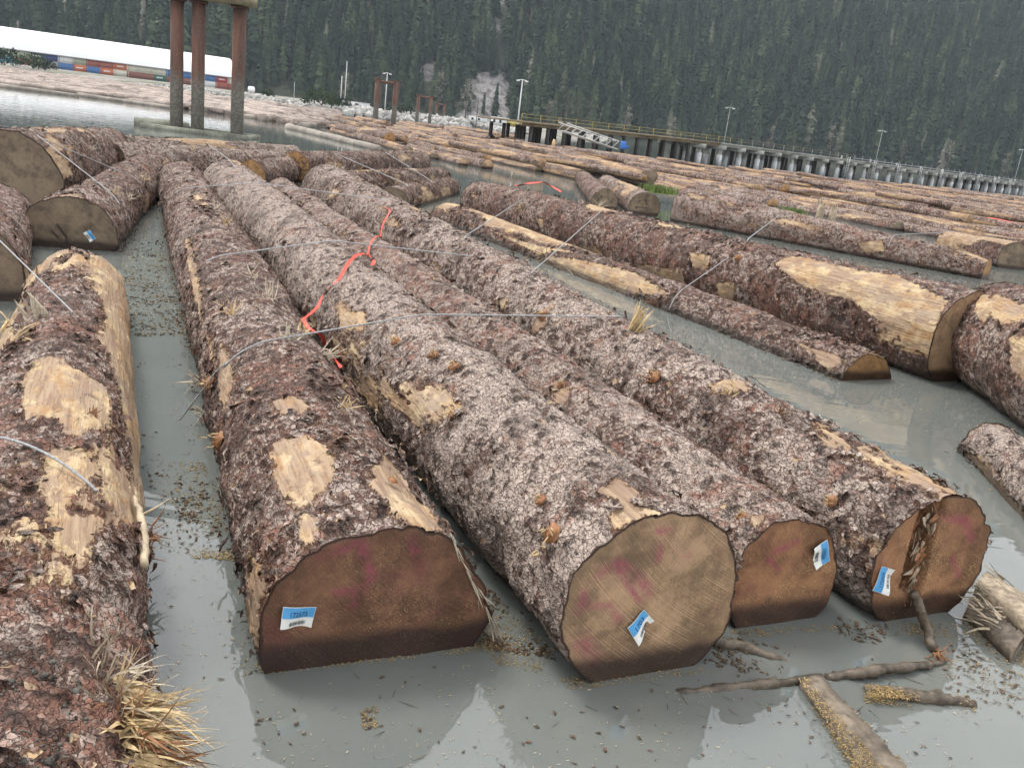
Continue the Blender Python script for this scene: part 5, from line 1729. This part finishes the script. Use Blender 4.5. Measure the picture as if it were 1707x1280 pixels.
def plank(corner, label, z=.03, thick=.05, mat='slab', name='floating_plank'):
    c = np.array([at(x, y, z) for x, y in corner])
    o = c.mean(0)
    nx_, V, F = 24, [], []
    rng = np.random.default_rng(int(corner[0][0]))
    for i in range(nx_ + 1):
        u = i / nx_
        l, r_ = c[0] * (1 - u) + c[3] * u, c[1] * (1 - u) + c[2] * u
        for k, (pt, dz) in enumerate(((l, 0), (l * .5 + r_ * .5, .012), (r_, 0))):
            V.append(pt - o + [rng.normal(0, .003), rng.normal(0, .003), dz + rng.normal(0, .003)])
        V.append(r_ - o - [0, 0, thick]); V.append(l - o - [0, 0, thick])
    F = [[i * 5 + k, i * 5 + (k + 1) % 5, (i + 1) * 5 + (k + 1) % 5, (i + 1) * 5 + k] for i in range(nx_) for k in range(5)]
    F5 = np.array([[0, 4, 3], [0, 3, 1], [1, 3, 2]]); n5 = nx_ * 5; F6 = np.array([[n5, n5 + 3, n5 + 4], [n5, n5 + 1, n5 + 3], [n5 + 1, n5 + 2, n5 + 3]])
    return obj(name, mesh(name, V, [np.array(F)[:, ::-1], F5, F6], M[mat]), loc=o, label=label, cat='plank')
plank([(1335, 1135), (1368, 1125), (1520, 1290), (1452, 1290)], 'grey floating plank edged with sawdust, bottom right')
plank([(1628, 972), (1648, 952), (1740, 1010), (1740, 1060)], 'pale split slab floating right of the splintered end, upper one', .10, .08, 'slab_pale')
plank([(1610, 1010), (1625, 992), (1710, 1060), (1690, 1085)], 'grey split slab with frayed end right of the splintered log', .06, .06)
for nm_, px_, py_ in (('floating_plank.001', 1632, 965), ('floating_plank.002', 1618, 1003)):
    o_ = bpy.data.objects[nm_]; mb = MB(); rng = np.random.default_rng(px_)
    for i in range(40): strand_geo(mb, at(px_ + rng.uniform(0, 60), py_ + rng.uniform(0, 45), .09) - np.array(o_.location), np.array([-.6, .5, .1]) + rng.normal(0, .25, 3), rng.uniform(.05, .14), rng.uniform(.002, .006), rng, np.array([0, 0, -.05]), .3)
    mb.build('frayed_edge', M['slab_pale'], o_)
stick('floating_branch', [(1375, 1128, .0), (1430, 1120, .025), (1500, 1112, .03), (1575, 1103, .0)], [.018, .026, .022, .012], 'wetwood', 'dark wet branch floating above the grey plank', 'branch')
stick('sunken_branch', [(1130, 1155, -.012), (1210, 1150, -.006), (1290, 1142, .004), (1370, 1130, .008)], [.02, .024, .022, .02], 'wetwood', 'long mud-grey branch just awash left of the plank', 'branch')
stick('sawdust_log', [(1440, 1150, .0), (1500, 1158, .012), (1570, 1167, .012), (1625, 1175, .0)], [.02, .032, .03, .018], 'wetwood', 'short dark floating stick crusted with sawdust', 'stick')
stick('sunken_root', [(1185, 1068, .02), (1240, 1080, .01), (1310, 1105, -.01)], [.03, .025, .012], 'wetwood', 'root awash in front of the narrow pinkish log', 'root')

CHIP = {}
def chips(name, regions, mat, seed, lmin, lmax, wf, scum=None):
    rng = np.random.default_rng(seed)
    V, F, b = [], [], 0
    for reg in regions:
        poly, n_, zc = reg if len(reg) == 3 else (*reg, .003)
        poly = np.array(poly, float)
        lo, hi = poly.min(0), poly.max(0); got = 0; tries = 0
        while got < n_ and tries < n_ * 12:
            tries += 1
            c = rng.uniform(lo, hi)
            if sd_poly(c[None], poly)[0] > 0: continue
            p = at(c[0], c[1], zc)
            if vnoise(np.array([[p[0] * 5, p[1] * 5, seed]]), seed)[0] < rng.uniform(.15, .75): continue
            got += 1
            L_ = rng.uniform(lmin, lmax) * (1 + .12 * np.linalg.norm(p)); w_ = L_ * wf * rng.uniform(.6, 1.5)
            a = rng.uniform(0, 6.28); d = np.array([math.cos(a), math.sin(a), rng.normal(0, .12)]); s_ = np.array([-d[1], d[0], rng.normal(0, .2)])
            h = np.array([0, 0, w_ * .5])
            V += [p - d * L_ / 2, p + s_ * w_ / 2 + h, p + d * L_ / 2, p - s_ * w_ / 2 + h * .5, p - h * .3]
            F += [[b, b + 3, b + 1], [b + 1, b + 3, b + 2], [b, b + 1, b + 4], [b + 1, b + 2, b + 4], [b + 2, b + 3, b + 4], [b + 3, b, b + 4]]
            b += 5
    for key, n_ in (scum or {}).items():
        lg = LOGS[key]
        for i in range(n_):
            x = lg.L * rng.random() ** 1.7; R_ = lg.rad(x); zc = lg.a[2] + (lg.b - lg.a)[2] * x / lg.L
            if abs(zc) >= R_: continue
            sd = rng.choice((-1, 1)); y_ = sd * (math.sqrt(R_ * R_ - zc * zc) * 1.01 + rng.exponential(.035))
            p = lg.a + lg.fr[0] * x + lg.fr[1] * y_; p[2] = .003
            if vnoise(np.array([[p[0] * 3, p[1] * 3, seed]]), seed)[0] < rng.uniform(.2, .8): continue
            L_ = rng.uniform(lmin, lmax) * (1 + .12 * np.linalg.norm(p)); w_ = L_ * wf * rng.uniform(.6, 1.5)
            a = rng.uniform(0, 6.28); d = np.array([math.cos(a), math.sin(a), rng.normal(0, .12)]); s_ = np.array([-d[1], d[0], rng.normal(0, .2)])
            h = np.array([0, 0, w_ * .5])
            V += [p - d * L_ / 2, p + s_ * w_ / 2 + h, p + d * L_ / 2, p - s_ * w_ / 2 + h * .5, p - h * .3]
            F += [[b, b + 3, b + 1], [b + 1, b + 3, b + 2], [b, b + 1, b + 4], [b + 1, b + 2, b + 4], [b + 2, b + 3, b + 4], [b + 3, b, b + 4]]
            b += 5
    return obj(name, mesh(name, V, np.array(F), mat), kind='stuff')
M['chip_gold'] = wood_mat('golden_sawdust', (.42, .29, .12), 40, .4)
M['chip_brown'] = wood_mat('brown_bark_bits', (.14, .085, .05), 40, .5)
M['chip_pale'] = wood_mat('pale_chips', (.55, .46, .33), 40, .3)
gap1 = [(205, 430), (290, 420), (330, 560), (205, 560)]
chips('pale_chips', [(gap1, 900), ([(205, 560), (330, 600), (410, 1000), (420, 1280), (240, 1280)], 260), ([(420, 1130), (900, 1090), (1000, 1160), (1707, 1080), (1707, 1280), (420, 1280)], 420),
                     ([(700, 900), (940, 1100), (830, 1110)], 60), ([(1090, 540), (1480, 640), (1700, 700), (1600, 800), (1400, 700)], 80), ([(195, 380), (270, 380), (280, 430), (200, 430)], 60)], M['chip_pale'], 1, .005, .020, .12)
chips('golden_sawdust', [([(255, 790), (330, 780), (395, 900), (390, 935), (300, 930)], 420), ([(265, 895), (400, 890), (405, 935), (270, 925)], 380), ([(250, 765), (340, 770), (345, 790), (300, 785)], 160), ([(300, 800), (400, 770), (395, 850), (340, 850)], 120),
                         ([(780, 960), (925, 1080), (900, 1120), (820, 1105), (790, 1040)], 700), ([(430, 1110), (820, 1070), (835, 1082), (440, 1124)], 420), ([(930, 1130), (1170, 1110), (1180, 1122), (950, 1150)], 300),
                         ([(1195, 1050), (1400, 1040), (1400, 1052), (1195, 1064)], 260), ([(1450, 1035), (1600, 1040), (1600, 1062), (1450, 1058)], 260), ([(1330, 1130), (1348, 1128), (1480, 1290), (1430, 1290)], 900, .046), ([(1325, 1130), (1340, 1130), (1455, 1290), (1420, 1290)], 300), ([(1360, 1128), (1372, 1128), (1530, 1290), (1515, 1290)], 250), ([(1440, 1140), (1620, 1160), (1630, 1190), (1440, 1170)], 520), ([(1445, 1140), (1620, 1158), (1620, 1176), (1445, 1160)], 600, .035),
                         ([(1560, 1100), (1707, 1080), (1707, 1200), (1600, 1180)], 220), ([(1600, 1030), (1707, 1090), (1707, 1110), (1600, 1060)], 250), ([(600, 1180), (630, 1175), (628, 1215), (605, 1215)], 110), (gap1, 900)], M['chip_gold'], 2, .004, .015, .2, {'A': 500, 'B': 200, 'D': 300, 'E': 500, 'O': 200, 'Q': 150})
chips('bark_bits', [(gap1, 800), ([(240, 770), (400, 780), (400, 930), (280, 920)], 240), ([(770, 930), (930, 1100), (800, 1080)], 420), ([(420, 1120), (1707, 1070), (1707, 1280), (420, 1280)], 120), ([(1190, 1060), (1330, 1070), (1300, 1130), (1190, 1110)], 160),
                    ([(1390, 1030), (1480, 1040), (1470, 1080), (1400, 1060)], 120), ([(1560, 1060), (1707, 1060), (1707, 1200), (1580, 1160)], 160), ([(200, 400), (290, 400), (300, 450), (200, 440)], 150), ([(600, 1190), (630, 1180), (628, 1215), (605, 1215)], 30), ([(290, 830), (340, 820), (335, 870), (300, 870)], 90)], M['chip_brown'], 3, .005, .022, .35, {'A': 700, 'B': 300, 'D': 500, 'E': 600, 'O': 400, 'N': 200, 'Q': 150, 'F': 200})

chips('floating_twigs', [([(420, 1130), (1707, 1090), (1707, 1280), (420, 1280)], 22), ([(1100, 1060), (1707, 1060), (1707, 1200), (1100, 1200)], 40), ([(205, 430), (330, 560), (410, 950), (250, 1000)], 22)], M['wetwood'], 8, .02, .075, .03)
# pebbles and dirt on the near part of the left log
lg = LOGS['E']; V, F, b = [], [], 0
ico = np.array([(0, 0, 1), (.894, 0, .447), (.276, .851, .447), (-.724, .526, .447), (-.724, -.526, .447), (.276, -.851, .447), (.724, .526, -.447), (-.276, .851, -.447), (-.894, 0, -.447), (-.276, -.851, -.447), (.724, -.526, -.447), (0, 0, -1)])
tri = [(0, 1, 2), (0, 2, 3), (0, 3, 4), (0, 4, 5), (0, 5, 1), (1, 6, 2), (2, 7, 3), (3, 8, 4), (4, 9, 5), (5, 10, 1), (2, 6, 7), (3, 7, 8), (4, 8, 9), (5, 9, 10), (1, 10, 6), (6, 11, 7), (7, 11, 8), (8, 11, 9), (9, 11, 10), (10, 11, 6)]
for k in range(520):
    px, py = RNG.uniform(-10, 150), 1060 + 230 * RNG.random() ** .7
    q = lg.hit(px, py)
    if not q: continue
    q = q[1]; s_ = RNG.uniform(.001, .004) * (2.6 if RNG.random() < .10 else 1)
    q = q * np.array([1, 1 + .004 / .44, 1 + .004 / .44])
    V.append(lg.wor(q) + ico * s_ * RNG.uniform(.45, 1.5, 3) * RNG.uniform(.75, 1.25, (12, 1))); F.append(np.array(tri) + b); b += 12
M['pebble'] = simple('dark_pebbles', (.11, .10, .088), .9, .6, 25)
obj('pebbles', mesh('pebbles', np.concatenate(V), np.concatenate(F), M['pebble']), kind='stuff')

# grass growing on the raft, broken stubs
def grass(px, py, n_, h, w, label):
    p = at(px, py, .5); rng = np.random.default_rng(int(px)); V, F = [], []
    for i in range(n_):
        c = np.array([rng.normal(0, w * .4), rng.normal(0, w * .4), -.2]); a = rng.uniform(0, 6.28); hh = h * rng.uniform(.5, 1.1)
        e = np.array([math.cos(a), math.sin(a), 0]) * .018; lean = rng.normal(0, .22, 3) * hh; lean[2] = 0
        b = len(V); V += [c - e, c + e, c + e * .7 + lean * .4 + [0, 0, hh * .6], c - e * .7 + lean * .4 + [0, 0, hh * .6], c + lean + [0, 0, hh]]
        F += [[b, b + 1, b + 2], [b, b + 2, b + 3], [b + 3, b + 2, b + 4]]
    return obj('grass_tuft', mesh('grass_tuft', V, np.array(F), M['grass']), loc=p, label=label, cat='grass', kind='stuff')
M['grass'] = simple('fresh_grass', (.15, .21, .05), .7, .4, 3, 0, 0)
grass(1098, 312, 420, .30, .7, 'bright green grass tuft on the raft right of the two marked ends')
grass(1322, 345, 200, .20, .5, 'smaller dull green grass tuft further right on the raft')
for px, py, t, lab in [(1366, 356, 24, 'left one of two upright broken stubs on the raft'), (1386, 362, 24, 'right one of two upright broken stubs on the raft')]:
    p = along(px, py, t); mb = MB(); rng = np.random.default_rng(px)
    mb.tube([(0, 0, -.5), (.02, 0, .0), (.03, .01, .28)], [.12, .11, .08], 10)
    for i in range(14): splinter_geo(mb, np.array([rng.normal(0, .06), rng.normal(0, .06), .24]), np.array([0, 0, 1.0]) + rng.normal(0, .2, 3), rng.uniform(.06, .2), .012, .2, rng)
    mb.build('broken_stub', M['slab_pale'], None, False, loc=p, label=lab, cat='stub')
mb = MB(); p = along(922, 246, 72); mb.tube([(0, 0, -.4), (0, 0, .3), (.03, 0, .65)], [.16, .14, .09], 8); mb.tube([(.0, 0, .2), (.25, 0, .4)], [.06, .04], 6)
mb.build('orange_stub', M['splinter'], None, False, loc=p, label='upright orange broken stub near the pier head', cat='stub')
